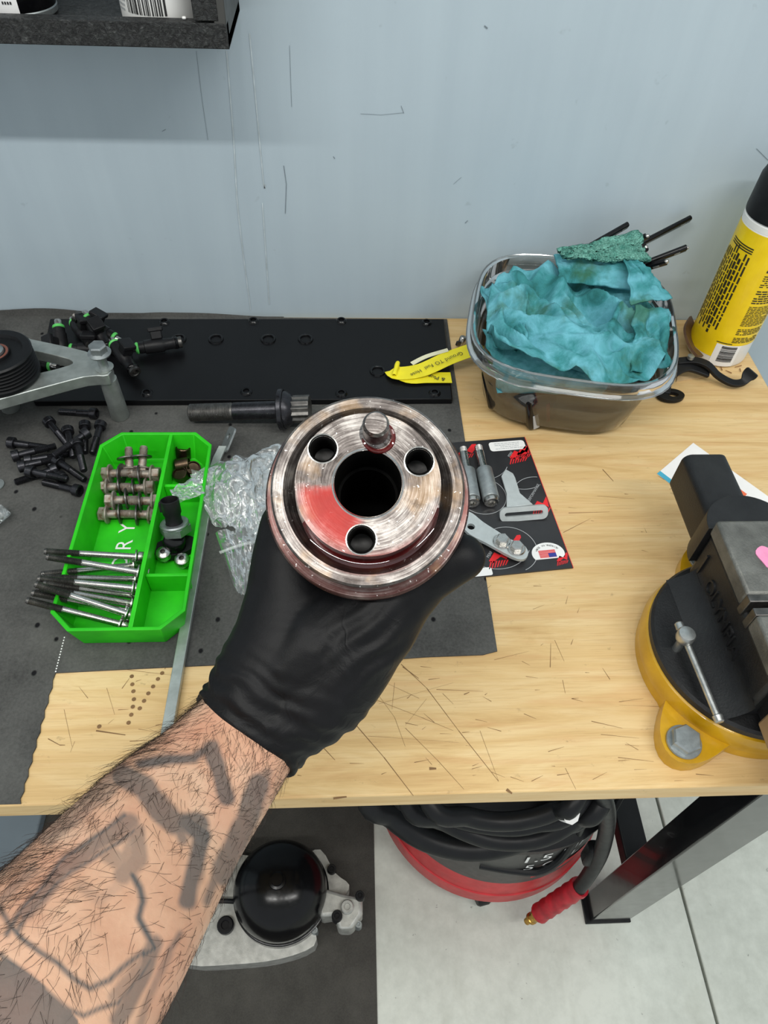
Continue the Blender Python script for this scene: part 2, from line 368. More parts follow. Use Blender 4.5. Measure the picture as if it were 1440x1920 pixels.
def mat_pulley():
    # machined steel wetted with red fluid; the film mask paints a red reflection
    t = NT('oily_machined_steel'); v = t.mapping(); x, y, z = t.sep(t.tc.outputs['Object'])
    ang = t.math('ARCTAN2', y, x); rad = t.math('SQRT', t.math('ADD', t.math('MULTIPLY', x, x), t.math('MULTIPLY', y, y)))
    cy = t.n.new('ShaderNodeCombineXYZ'); t.link(t.math('MULTIPLY', rad, 900), cy.inputs[0]); t.link(t.math('MULTIPLY', ang, 1.2), cy.inputs[1]); t.link(t.math('MULTIPLY', z, 300), cy.inputs[2])
    br = t.noise(cy.outputs[0], 1.6, 5, .6); n = t.noise(v, 55, 5, .62)
    c = t.ramp(t.math('ADD', t.math('MULTIPLY', br, .45), t.math('MULTIPLY', n, .55)), [(.38, srgb(56, 51, 49)), (.5, srgb(104, 98, 95)), (.64, srgb(176, 171, 166))])
    # film: red reflection put into the colour, lower-left sector of the hub plate
    s = t.math('SINE', t.math('ADD', ang, 0.85 + PI * .5 + 1.5))
    sec = t.math('COSINE', t.math('SUBTRACT', ang, -2.42))
    film = t.math('MULTIPLY', t.ramp(t.math('ADD', sec, t.math('MULTIPLY', t.math('SUBTRACT', n, .5), .5)), [(.72, (0, 0, 0)), (.90, (1, 1, 1))]), t.ramp(rad, [(.0335, (1, 1, 1)), (.0346, (0, 0, 0))]))
    film = t.math('MULTIPLY', film, t.ramp(z, [(.004, (0, 0, 0)), (.006, (1, 1, 1))]))
    film = t.math('MULTIPLY', film, t.ramp(rad, [(.0265, (1, 1, 1)), (.0325, (.35, .35, .35))]))
    low = t.ramp(t.math('ADD', t.math('MULTIPLY', y, -12), t.math('MULTIPLY', t.math('SUBTRACT', n, .5), .8)), [(.12, (0, 0, 0)), (.5, (1, 1, 1))])
    chan = t.math('MULTIPLY', low, t.math('MULTIPLY', t.ramp(rad, [(.0338, (0, 0, 0)), (.0345, (1, 1, 1))]), t.ramp(rad, [(.0405, (1, 1, 1)), (.0425, (0, 0, 0))])))
    c = t.mix(t.math('MULTIPLY', chan, .85), c, srgb(104, 22, 20))
    back = t.math('MULTIPLY', t.math('SUBTRACT', -.016, z), 1500, True); c = t.mix(t.math('MULTIPLY', back, .55), c, srgb(92, 40, 36))
    gold = t.math('MULTIPLY', t.ramp(t.noise(t.mapping((1, 1, 1), (.5, .3, .2)), 48, 3), [(.54, (0, 0, 0)), (.66, (1, 1, 1))]), .22); c = t.mix(gold, c, srgb(186, 150, 104))
    dk = t.ramp(t.noise(t.mapping((1, 1, 1), (.2, .1, .7)), 85, 5, .7), [(.57, (0, 0, 0)), (.7, (1, 1, 1))]); c = t.mix(t.math('MULTIPLY', dk, .7), c, srgb(64, 54, 46))
    spk = t.ramp(t.noise(v, 480, 3, .6), [(.665, (0, 0, 0)), (.70, (1, 1, 1))]); c = t.mix(t.math('MULTIPLY', spk, .7), c, srgb(240, 238, 236))  # white sparkles of the metal painted into its colour
    c = t.mix(t.math('MULTIPLY', film, .94), c, t.mix(n, srgb(120, 10, 5), srgb(196, 30, 12)))
    t.set(color=c, metal=t.math('SUBTRACT', .92, t.math('MULTIPLY', film, .85)), rough=t.math('ADD', t.math('MULTIPLY', n, .22), .24), spec=.25)
    t.bump(t.math('ADD', br, spk), .12, .0005); return t.m
def mat_skin():
    t = NT('tattooed_skin'); v = t.mapping()
    n = t.noise(v, 26, 5, .6); f = t.noise(v, 240, 4, .6)
    c = t.ramp(n, [(.28, srgb(190, 142, 114)), (.5, srgb(209, 166, 137)), (.74, srgb(220, 184, 156))])
    rd = t.ramp(t.noise(v, 14, 4, .6), [(.5, (0, 0, 0)), (.72, (1, 1, 1))]); c = t.mix(t.math('MULTIPLY', rd, .38), c, srgb(206, 128, 104))
    at = t.n.new('ShaderNodeAttribute'); at.attribute_name = 'ink'
    ink = t.math('MULTIPLY', at.outputs['Fac'], t.math('ADD', .78, t.math('MULTIPLY', n, .44)), True)
    c = t.mix(ink, c, srgb(66, 76, 80))
    t.set(color=c, rough=.52, spec=.35, sss=.06); t.b.inputs['Subsurface Radius'].default_value = (.006, .002, .001)
    t.bump(t.math('ADD', f, t.math('MULTIPLY', n, .6)), .25, .0009); return t.m
def mat_glove():
    t = NT('nitrile_glove'); v = t.mapping()
    at = t.n.new('ShaderNodeAttribute'); at.attribute_name = 'fold'
    wv = t.noise(t.mapping((1, 1, 1)), 46, 3, .5, 1.4); f = t.noise(v, 1500, 2)
    t.set(color=t.ramp(wv, [(.3, srgb(11, 11, 12)), (.7, srgb(17, 17, 19))]), rough=t.math('ADD', .44, t.math('MULTIPLY', wv, .12)), spec=.2)
    t.bump(t.math('ADD', t.math('MULTIPLY', t.math('MULTIPLY', wv, at.outputs['Fac']), 1.2), t.math('ADD', t.math('MULTIPLY', f, .10), t.math('MULTIPLY', t.math('MULTIPLY', t.ramp(t.noise(t.mapping((1, 1, 1), (.4, .2, .9)), 26, 2, .5, 1.2), [(.46, (0, 0, 0)), (.5, (1, 1, 1)), (.54, (0, 0, 0))]), at.outputs['Fac']), .22))), .5, .0016); return t.m
def mat_can_label():
    t = NT('yellow_label'); v = t.mapping(); n = t.noise(v, 40, 4)
    t.set(color=t.ramp(n, [(.3, srgb(232, 196, 6)), (.7, srgb(246, 214, 24))]), rough=.32, coat=.2); return t.m
def mat_shelf():
    t = NT('rough_black_shelf'); v = t.mapping((1, 1, 1), (.3, .5, .7))
    n = t.noise(v, 260, 5, .7, .8); c = t.ramp(n, [(.42, srgb(16, 17, 18)), (.62, srgb(52, 54, 54)), (.76, srgb(110, 112, 110))])
    t.set(color=c, rough=.5); t.bump(n, .9, .003); return t.m
M_['wall'] = mat_wall(); M_['wood'] = mat_wood(); M_['concrete'] = mat_concrete()
M_['felt'] = mat_felt('grey_felt', srgb(58, 58, 57), srgb(98, 98, 95)); M_['felt_floor'] = mat_felt('floor_felt', srgb(58, 57, 54), srgb(86, 84, 79), False)
M_['tub'] = mat_clear('clear_tub', (.80, .82, .81, 1), .16, .05, .025, (.8, .85, .85, 1))
M_['film'] = mat_clear('bag_film', (.95, .97, .97, 1), .20, .2, .10, (.9, .95, .95, 1), 12, .3)
M_['blister'] = mat_clear('blister_film', (.97, .97, .97, 1), .05, .08, .0)
M_['red_fluid'] = mat_clear('red_fluid', (.55, .06, .06, 1), .2, .03, .12, (.30, .02, .02, 1))
M_['rag'] = mat_rag(); M_['terry'] = mat_terry(); M_['green'] = mat_green()
M_['vise_black'] = mat_vise('vise_black', srgb(20, 20, 22), srgb(36, 37, 38), .2, .45)
M_['vise_worn'] = mat_vise('vise_worn', srgb(96, 96, 92), srgb(142, 142, 136), .6, .5, .5)
M_['yellow'] = mat_yellow(); M_['rust'] = mat_rust(); M_['pulley'] = mat_pulley(); M_['skin'] = mat_skin(); M_['glove'] = mat_glove()
M_['can_label'] = mat_can_label(); M_['shelf'] = mat_shelf()
M_['bore'] = basic('bore_dark', srgb(24, 23, 22), .38, .5, .2, 120)
M_['hair'] = basic('arm_hair', srgb(48, 34, 26), .6, 0, .1, 60)
M_['panel_black'] = basic('panel_black', srgb(15, 15, 17), .33, 0, .1, 20, .1, 1200, 0, .25)
M_['bench_steel'] = basic('bench_steel', srgb(22, 22, 24), .16, 0, .1, 20, 0, 1, .3)
M_['white_plastic'] = basic('white_plastic', srgb(232, 232, 228), .4, 0, .03, 30)
# ------------------------------------------------------------------ the room
YW = 0.6043
fl = bpy.data.objects.new('floor', None); COL.objects.link(fl); structure(fl)
jx = 0.616
MB().box((-1.195, -0.7, -.05), (3.616, 2.62, .1)).build('slab', M_['concrete'], fl, bevel=.002)
MB().box((jx + .0018 + .9, -0.7, -.05), (1.8, 2.62, .1)).build('slab', M_['concrete'], fl, bevel=.002)
MB().box((0, -.7, -.11), (6, 2.62, .03)).build('joint_filler', M_['vac_grey'], fl)
wb = structure(MB().box((0, YW + .05, 1.5), (6, .1, 3.0)).build('wall_back', M_['wall']))
structure(MB().box((0, -.7, 3.05), (6, 2.62, .1)).build('ceiling', M_['white_plastic']))
m = MB()                                      # paint runs, hairline cracks and scuffs on the wall
def ribbon_wall(pts, w_, mb):
    pp = [Wp(*p) for p in pts]
    for a, b in zip(pp, pp[1:]):
        d = (b - a).normalized(); n = Vector((-d.z, 0, d.x)) * w_ / 2
        mb.add([a - n + Vector((0, -.0006, 0)), b - n + Vector((0, -.0006, 0)), b + n + Vector((0, -.0006, 0)), a + n + Vector((0, -.0006, 0))], [(0, 1, 2, 3)])
for pts, w_ in (([(368, 95), (378, 180), (390, 262)], .0005), ([(543, 85), (545, 150), (547, 200)], .0006), ([(676, 213), (715, 215), (757, 211)], .0005), ([(752, 198), (757, 212)], .0008), ([(908, 48), (914, 53)], .002),
                ([(872, 418), (877, 413)], .0016), ([(625, 293), (628, 297)], .0014), ([(1418, 278), (1440, 300)], .0008), ([(850, 345), (865, 332)], .0006), ([(304, 246), (311, 242)], .0008), ([(532, 310), (537, 345), (535, 400)], .0012)):
    ribbon_wall(pts, w_ * .6, m)
m.build('scuff_marks', basic('scuff', srgb(124, 136, 144), .7), wb)
m = MB()
for pts in ([(468, 62), (480, 190), (494, 340), (497, 345)], [(425, 95), (438, 260), (447, 400), (470, 580)], [(492, 380), (505, 570)]):
    ribbon_wall(smooth_path([(*p, 0) for p in pts], 5) and [tuple(q[:2]) for q in smooth_path([(*p, 0) for p in pts], 5)], .0014, m)
m.build('paint_run', basic('paint_run', srgb(192, 204, 209), .4), wb)
# ------------------------------------------------------------------ workbench
bench = thing('workbench', 'wooden workbench with scratched pale top and glossy black steel legs', 'workbench', Matrix.Translation((0, 0, 0)))
XR = 0.509
top = MB().box(((XR - .85) / 2, YW / 2 - .0005, BZ - .0125), (XR + .85, YW - .001, .025)).build('bench_top', M_['wood'], bench, bevel=.0016)
m = MB()
for pts, w_ in (([(752, 1245), (800, 1290), (860, 1370), (935, 1465)], .0009), ([(655, 1345), (720, 1420), (775, 1492)], .0011), ([(755, 1250), (785, 1272)], .0012), ([(700, 1310), (790, 1345), (850, 1370)], .0005),
                ([(760, 1365), (820, 1425), (870, 1480)], .0006), ([(700, 1290), (740, 1345), (760, 1400)], .0004), ([(830, 1300), (850, 1320)], .0005), ([(870, 1302), (880, 1298)], .0014), ([(1055, 1275), (1060, 1300)], .0006),
                ([(710, 1320), (850, 1280)], .0003), ([(690, 1380), (860, 1392)], .0003), ([(600, 1395), (628, 1425)], .0010), ([(1040, 1200), (1058, 1240)], .0005), ([(1060, 1440), (1080, 1480)], .0005), ([(900, 1370), (935, 1465)], .0004),
                ([(740, 1280), (735, 1330)], .0004), ([(800, 1310), (760, 1360)], .0003), ([(120, 1330), (135, 1400)], .0004), ([(200, 1290), (215, 1340)], .0004), ([(140, 1390), (132, 1410)], .0004), ([(90, 1385), (112, 1397), (122, 1397)], .0012),
                ([(180, 1370), (235, 1378)], .002), ([(1130, 880), (1150, 902)], .0015), ([(1120, 930), (1190, 935)], .0004), ([(950, 1480), (960, 1488)], .004), ([(625, 1497), (650, 1494)], .003), ([(805, 1441), (818, 1441)], .004)):
    pp = [P(*p, .0003) for p in pts]
    for a, b in zip(pp, pp[1:]):
        d = (b - a).normalized(); n = Vector((-d.y, d.x, 0)) * w_ / 2
        m.add([a - n * .6, b - n * .35, b + n * .35, a + n * .6], [(0, 1, 2, 3)])
rs = random.Random(21)
for k in range(260):
    a = Vector((rs.uniform(-.24, .50), rs.uniform(.005, .33) if rs.random() < .8 else rs.uniform(.005, .14), BZ + .0003)); th = rs.gauss(0, .25) if rs.random() < .6 else rs.uniform(0, PI); L = rs.uniform(.002, .014) if rs.random() < .85 else rs.uniform(.02, .05)
    d = Vector((math.cos(th), math.sin(th), 0)); n = Vector((-d.y, d.x, 0)) * rs.uniform(.00012, .0003); m.add([a - n, a + d * L - n * .3, a + d * L + n * .3, a + n], [(0, 1, 2, 3)])
for u, v in ((247, 1268), (248, 1283), (250, 1296), (251, 1311), (249, 1325), (246, 1340), (241, 1355), (270, 1314), (262, 1328), (278, 1300), (287, 1287), (296, 1273), (186, 1362), (304, 1262)):
    c = P(u, v, .0003); m.add([c + Vector((.0018 * math.cos(i), .0018 * math.sin(i), 0)) for i in [k * PI / 4 for k in range(8)]], [tuple(range(8))])
o = m.build('scratch_marks', basic('scratch', srgb(126, 94, 58), .7), bench); o['kind'] = 'stuff'
LX0, LX1, LY0, LY1 = .4304, .5026, .052, .095
for x0 in (LX0, -.82):
    for y0 in (LY0, .50):
        MB().box((x0 + .036, y0 + .0215, .4325), (.072, .043, .865)).build('leg', M_['bench_steel'], bench, bevel=.002)
        MB().box((x0 + .033, y0 + .0215, .004), (.082, .05, .008)).build('foot_plate', M_['black_satin'], bench, bevel=.001)
    MB().box((x0 + .038, .2975, .20), (.042, .405, .03)).build('stretcher', M_['black_satin'], bench, bevel=.002)
    MB().box((x0 + .036, .2975, .850), (.05, .405, .05)).build('side_rail', M_['bench_steel'], bench, bevel=.002)
MB().box((-.195, .515, .850), (1.2, .03, .05)).build('back_rail', M_['bench_steel'], bench, bevel=.002)
# ------------------------------------------------------------------ grey absorbent mats
T = .0016
outl = [P(*p) for p in [(838, 600), (852, 700), (885, 915), (910, 1080), (932, 1222), (905, 1229), (800, 1233), (700, 1240), (500, 1243), (430, 1247), (300, 1253), (200, 1258), (105, 1263)]]
pf = [P(105 + (37 - 105) * k / 18, 1263 + (1512 - 1263) * k / 18) for k in range(1, 19)]
outl = [(p.x, min(p.y, YW - .002)) for p in outl] + [(p.x + (.0007 if k % 2 else -.0007), max(p.y, .001)) for k, p in enumerate(pf)]
outl += [(-.78, .001), (-.78, YW - .002)]
m = MB().plate(list(reversed(outl)), (), BZ + .0002, BZ + T)
def curl(u, v):                               # back edge climbing the wall a little
    x = -.78 + u * .70; hgt = (.004 + .010 * max(0, noise.noise(Vector((x * 9, 0, 0))) + .25)) * (1 if x < -.25 else max(0, 1 - (x + .25) * 7))
    return Vector((x, YW - .0025 - .002 * (1 - v), BZ + T + v * hgt))
m.grid(curl, 60, 3)
bm_ = m.build('absorbent_mat', M_['felt'], None, sharp=50)
tag(bm_, 'dark grey dimpled absorbent mat spread over left side of the bench top', 'mat')
m = MB()
for k in range(13):
    a = P(121 - k * 1.35, 1194 + k * 5.3, T + .0003); b = P(121 - k * 1.35 - .7, 1194 + k * 5.3 + 2.6, T + .0003)
    n = Vector((.0005, 0, 0)); m.add([a - n, b - n, b + n, a + n], [(0, 1, 2, 3)])
o = m.build('perforation', M_['white_print'], bm_); o['kind'] = 'stuff'
o = MB().plate([(-.78, -.45), (.040, -.45), (.048, .53), (-.78, .53)], (), .0003, .003).build('floor_mat', M_['felt_floor'])
tag(o, 'dark grey felt mat lying on the concrete floor beneath the bench', 'mat')
xb_ = G(77, 1545, .02).x
MB().box((xb_ - .15, .30, .0165), (.30, .46, .027)).build('floor_board', M_['bin_grey'], None, bevel=.004)
sb = bpy.data.objects['floor_board']; tag(sb, 'flat blue-grey board lying on the floor under the left end of the bench', 'board')
# ------------------------------------------------------------------ held pulley hub
pc = At(690, 918, .353); dv = -ray(690, 920).normalized()
upv = (CU - dv * CU.dot(dv)).normalized(); tl = math.radians(11)
pn = (dv * math.cos(tl) + upv * math.sin(tl)).normalized()
PF = frame(pc, pn, CR)
pul = thing('pulley_hub', 'machined steel pulley hub wet with red fluid, held in the gloved hand', 'pulley', PF)
MB().lathe([(.0344, -.0040), (.0362, -.0038), (.0385, -.0022), (.0405, -.0007), (.0418, 0), (.0468, 0), (.048, -.0012), (.048, -.006), (.0440, -.0075), (.0440, -.017), (.0520, -.0185), (.0530, -.020), (.0515, -.0225), (.0530, -.025), (.0515, -.0275), (.0530, -.030),
            (.0530, -.034), (.050, -.037), (.038, -.038), (.038, -.099), (.037, -.1), (0, -.1)], 96).build('rim_flange', M_['pulley'], pul, sharp=25)
holes = [((-.0215, .0168), .0066), ((.0243, .0108), .0066), ((-.003, -.0266), .0066)]
hp = MB().plate(circle((0, 0), .0345, 96), [circle((0, 0), .0160, 64)] + [circle(c, r, 32) for c, r in holes], -.005, .0148)
hp.build('hub_plate', M_['pulley'], pul, sharp=30)
MB().lathe([(.0161, .0147), (.0166, .01515), (.0172, .0148)], 64).build('bore_rim', M_['steel'], pul)
bs = MB().lathe([(.0160, .0150), (.0156, .013), (.0156, -.018), (.0150, -.0185), (.0143, -.019), (.0143, -.088), (.0142, -.0881)], 64)
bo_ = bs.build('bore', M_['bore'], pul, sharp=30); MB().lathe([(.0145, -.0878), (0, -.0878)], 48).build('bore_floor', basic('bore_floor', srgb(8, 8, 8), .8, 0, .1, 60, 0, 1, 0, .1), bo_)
for c, r in holes:
    Mh = Matrix.Translation((c[0], c[1], 0))
    hb = MB().lathe([(r, .015), (r - .0006, .0138)] + [(r - .0006 - (.0005 if k % 2 else 0), .0138 - k * .0008) for k in range(1, 26)] + [(0, -.008)], 32, Mh).build('bolt_hole', M_['bore'], pul, sharp=20)
    MB().lathe([(r - .0004, .0143), (r + .0002, .01505), (r + .0008, .0149)], 32, Mh).build('hole_rim', M_['steel'], hb)
Mp = Matrix.Translation((.0035, .0245, .0148))
MB().lathe([(.0078, .0), (.0070, .0006), (.0062, .0012), (.0062, .0150), (.0050, .0170), (.0, .0172)], 32, Mp).build('dowel_pin', M_['pulley'], pul, sharp=30)
Mr = Matrix.Translation((.0050, .0225, .0150))
MB().lathe([(.0082, 0), (.0078, .0006), (.0070, .0008), (.0060, .0004)], 28, Mr).build('fluid_bead', M_['red_fluid'], pul)
def pool(u, v):
    a = math.radians(205 + 145 * u); k = math.sin(PI * u) ** .8
    r = .0346 + v * .0050; z = -.0040 + .0026 * k * (1 - (2 * v - .75) ** 2 * .35)
    return Vector((r * math.cos(a), r * math.sin(a), z))
MB().grid(pool, 60, 8).build('fluid_pool', M_['red_fluid'], pul)
# ------------------------------------------------------------------ arm, tattoos, glove, hair
ARM = [(535, 1285, .405, .0285), (480, 1353, .404, .0300), (395, 1458, .380, .0345), (305, 1562, .350, .0395), (160, 1757, .300, .0448), (0, 1960, .262, .0475), (-170, 2190, .236, .0485), (-330, 2420, .22, .048)]
ap = [At(u, v, d) for u, v, d, a in ARM]
SA = 72; path = smooth_path(ap, SA); rad = [p.x for p in smooth_path([(a, 0, 0) for *_, a in ARM], SA)]
NA = 290
am = MB(); am_n = len(path); vs = []; fs = []; nrm = []
for k, p in enumerate(path):
    t = (path[min(k + 1, am_n - 1)] - path[max(k - 1, 0)]).normalized()
    vw = (CC - p).normalized(); side = t.cross(vw).normalized(); out = side.cross(t).normalized()
    if out.dot(vw) < 0: out = -out
    for i in range(NA):
        a = 2 * PI * i / NA; ca, sa = math.cos(a), math.sin(a)
        q = 1 + .022 * noise.noise(Vector((ca * 1.4, sa * 1.4, k * .022 * 24 / SA))) + .02 * math.cos(2 * a + k * .02 * 24 / SA)
        d = side * ca * rad[k] + out * sa * rad[k] * (.78 + .06 * math.sin(k * .02 * 24 / SA))
        vs.append(p + d * q); nrm.append((side * ca + out * sa / .8).normalized())
for k in range(am_n - 1):
    for i in range(NA):
        j = (i + 1) % NA; fs.append((k * NA + i, k * NA + j, (k + 1) * NA + j, (k + 1) * NA + i))
fs.append(tuple(range(NA))); fs.append(tuple(reversed(range((am_n - 1) * NA, am_n * NA))))
am.add(vs, fs)
arm = am.build('person', M_['skin'], None, sharp=60, recalc=True)
tag(arm, 'tattooed hairy forearm reaching in from lower left, black glove on its hand', 'person')
def proj(p):
    d = p - CC; z = d.dot(CF); return 720 + FPX * d.dot(CR) / z, 960 - FPX * d.dot(CU) / z
INK = [  # lines of the tattoo as seen on the outer side of the forearm: points, width, strength
    ([(262, 1432), (320, 1424), (365, 1422), (396, 1402)], 18, .62), ([(396, 1402), (410, 1440), (424, 1495)], 32, .58), ([(230, 1455), (270, 1475), (300, 1520), (330, 1545), (370, 1545)], 44, .56), ([(300, 1500), (340, 1550), (366, 1560)], 30, .5),
    ([(345, 1540), (378, 1565), (368, 1620), (352, 1690)], 32, .62), ([(330, 1530), (345, 1575)], 20, .5), ([(485, 1470), (462, 1540), (438, 1590), (418, 1640)], 42, .54), ([(500, 1450), (480, 1500)], 20, .4), ([(408, 1622), (396, 1662), (390, 1690)], 18, .5),
    ([(236, 1530), (180, 1570), (128, 1606), (60, 1680), (10, 1750)], 9, .72), ([(252, 1556), (200, 1592), (132, 1632), (70, 1690), (30, 1745)], 8, .72), ([(244, 1540), (180, 1582), (130, 1620), (50, 1710)], 30, .46), ([(255, 1560), (262, 1610), (230, 1640)], 36, .40), ([(210, 1470), (150, 1520), (90, 1570)], 34, .30),
    ([(200, 1600), (235, 1620), (250, 1580)], 34, .34), ([(150, 1660), (190, 1690), (230, 1650)], 22, .16), ([(248, 1640), (262, 1665), (268, 1690), (258, 1720), (272, 1745), (290, 1778), (268, 1790)], 13, .7),
    ([(272, 1780), (240, 1806), (205, 1838), (166, 1852), (140, 1836), (112, 1808), (76, 1786), (40, 1760), (18, 1735)], 9, .74), ([(0, 1700), (18, 1735), (30, 1748)], 11, .6),
    ([(0, 1790), (50, 1826), (95, 1866), (126, 1892), (156, 1904), (190, 1890), (220, 1880), (250, 1842), (284, 1800)], 8, .74), ([(288, 1768), (276, 1810), (250, 1860), (222, 1912)], 32, .5), ([(215, 1868), (240, 1840), (272, 1800)], 26, .35),
    ([(338, 1752), (318, 1782)], 12, .5), ([(318, 1790), (290, 1850), (262, 1920)], 16, .34), ([(60, 1630), (20, 1670), (0, 1690)], 20, .3), ([(120, 1500), (60, 1570), (0, 1630)], 26, .3), ([(220, 1440), (180, 1490), (130, 1540)], 20, .26)]
SOLID = [([(-40, 1790), (30, 1806), (70, 1836), (112, 1880), (146, 1912), (150, 1960), (-40, 1960)], .60)]
at = arm.data.attributes.new('ink', 'FLOAT', 'POINT')
def segd(px, py, a, b):
    dx, dy = b[0] - a[0], b[1] - a[1]; t = max(0, min(1, ((px - a[0]) * dx + (py - a[1]) * dy) / (dx * dx + dy * dy + 1e-9)))
    return math.hypot(px - a[0] - t * dx, py - a[1] - t * dy)
def inpoly(x, y, pg):
    c = False; j = len(pg) - 1
    for i in range(len(pg)):
        if (pg[i][1] > y) != (pg[j][1] > y) and x < (pg[j][0] - pg[i][0]) * (y - pg[i][1]) / (pg[j][1] - pg[i][1]) + pg[i][0]: c = not c
        j = i
    return c
vals = [0.0] * len(vs)
for k, p in enumerate(vs):
    if nrm[k].dot((CC - p).normalized()) < -.05: continue
    x, y = proj(p); nz = noise.noise(p * 90) * 5; x += nz; y += nz * .6; val = 0
    for pts, w_, s_ in INK:
        d = min(segd(x, y, a, b) for a, b in zip(pts, pts[1:])) if min(q[0] for q in pts) - 40 < x < max(q[0] for q in pts) + 40 else 999
        val = max(val, s_ * max(0, min(1, (w_ / 2 + 5 - d) / 10)))
    for pg, s_ in SOLID:
        if inpoly(x, y, pg): val = max(val, s_)
    vals[k] = min(1, val * 1.32)
at.data.foreach_set('value', vals)
# hair, rooted in the skin
hm = MB(); rnd = random.Random(3); axis = (ap[1] - ap[4]).normalized(); n_h = 0
while n_h < 3600:
    k = int(SA * 1.15 + rnd.random() * (am_n - SA * 2.4)); i = rnd.randrange(NA); idx = k * NA + i
    p = vs[idx]; n = nrm[idx]; f = n.dot((CC - p).normalized())
    if f < -.25: continue
    s_ = math.cos(2 * PI * i / NA)
    x, y = proj(p)
    edge = (x * .79 + y * .62) < 1120           # thick growth along the upper side
    if not edge and rnd.random() > (.62 if noise.noise(p * 30) > -.1 else .22): continue
    t = (path[k + 1] - path[k]).normalized(); sd = t.cross(n)
    fw = .9 * noise.noise(p * 22); L = rnd.uniform(.006, .015) * (1.2 if edge else .9); d = (t * rnd.uniform(.2, .9) + sd * (fw + rnd.uniform(-.35, .35)) + n * rnd.uniform(.10, .38)).normalized()
    bend = (sd * rnd.uniform(-1, 1) - n * .45) * .6
    pts = [p + d * L * s - 0 * n + bend * L * s * s for s in (0, .35, .7, 1)]
    hm.tube(pts, [.000075, .00007, .00005, .00002], 3, caps=False); n_h += 1
ho = hm.build('arm_hair', M_['hair'], arm, sharp=None); ho['kind'] = 'stuff'
# glove: one continuous skin grown from overlapping balls, then wrinkled
gm = MB()
def ball(p, r, sq=None):
    M = Matrix.Translation(p) if sq is None else Matrix.Translation(p) @ sq
    gm.lathe([(r * math.sin(PI * i / 10) if 0 < i < 10 else 0, -r * math.cos(PI * i / 10)) for i in range(11)], 16, M)
def chain(L):
    for (p, r), (q, s) in zip(L, L[1:]):
        for k in range(5):
            t = k / 5; ball(p.lerp(q, t), r + (s - r) * t)
    ball(*L[-1])
H = lambda u, v, d, r: (At(u, v, d), r)
chain([H(475, 1350, .404, .0305), H(492, 1288, .405, .0305), H(535, 1205, .408, .0305), H(548, 1120, .412, .0270), H(546, 1050, .412, .0230), H(550, 995, .412, .0200)])
chain([H(485, 1352, .404, .0305), H(560, 1320, .406, .0290), H(605, 1285, .404, .0300), H(648, 1225, .402, .0295), H(700, 1160, .400, .0270), H(745, 1112, .397, .0220), H(790, 1077, .391, .0175), H(832, 1058, .386, .0150), H(866, 1045, .382, .0128)])
chain([H(548, 1110, .420, .0265), H(547, 1050, .423, .0235), H(549, 1000, .424, .0205), H(556, 960, .424, .0165)])
chain([H(560, 1090, .43, .026), H(566, 1030, .436, .024), H(570, 980, .436, .020)])
chain([H(535, 1260, .415, .030), H(600, 1190, .418, .033), H(620, 1130, .425, .030)])
chain([H(540, 1250, .405, .030), H(600, 1210, .404, .031), H(650, 1180, .404, .029)])
for zz, r in ((-.050, .0098), (-.067, .0102), (-.081, .0097), (-.096, .0086)):
    kn = PF @ Vector((-.047, -.022, zz - .010))
    arc = [(PF @ Vector((.0475 * math.cos(math.radians(a)), .0475 * math.sin(math.radians(a)), zz)), r * (1 - .0006 * (205 - a))) for a in (205, 185, 165, 145, 125, 105, 88, 74)]
    chain([(At(560, 1060, .436), .019), (kn, r * 1.25)] + arc)
# cuff
t_arm = (ap[1] - ap[2]).normalized(); cfp = At(478, 1356, .404); vw = (CC - cfp).normalized(); sd = t_arm.cross(vw).normalized(); ot = sd.cross(t_arm)
def cuff_ring(off, a, b): return [cfp + t_arm * off + sd * math.cos(x) * a + ot * math.sin(x) * b for x in [2 * PI * i / 40 for i in range(40)]]
rings = [cuff_ring(o, a, b) for o, a, b in ((-.008, .0335, .0275), (0, .0345, .0285), (.01, .0350, .029), (.022, .0345, .0295))]
vv = [p for r in rings for p in r]; ff = [(k * 40 + i, k * 40 + (i + 1) % 40, (k + 1) * 40 + (i + 1) % 40, (k + 1) * 40 + i) for k in range(3) for i in range(40)]
ff += [tuple(reversed(range(40))), tuple(range(120, 160))]
gm.add(vv, ff)
gm.tube(cuff_ring(-.008, .0338, .0280), .0020, 8, closed=True)
gm.tube(cuff_ring(-.002, .0350, .0290), .0016, 8, closed=True)
tmp = gm.build('glove_tmp', None, None, sharp=None)
md = tmp.modifiers.new('r', 'REMESH'); md.mode = 'VOXEL'; md.voxel_size = .00125; md.use_smooth_shade = True
ms = tmp.modifiers.new('s', 'SMOOTH'); ms.factor = .5; ms.iterations = 16
dg = bpy.context.evaluated_depsgraph_get(); gme = bpy.data.meshes.new_from_object(tmp.evaluated_get(dg)); bpy.data.objects.remove(tmp)
gme.name = 'glove'; gme.materials.clear(); gme.materials.append(M_['glove'])
hand_dir = (At(560, 1180, .405) - cfp).normalized(); thumb0 = At(690, 1175, .4); thd = (At(866, 1045, .382) - thumb0).normalized()
fold = []; co = [v.co.copy() for v in gme.vertices]; no = [v.normal.copy() for v in gme.vertices]
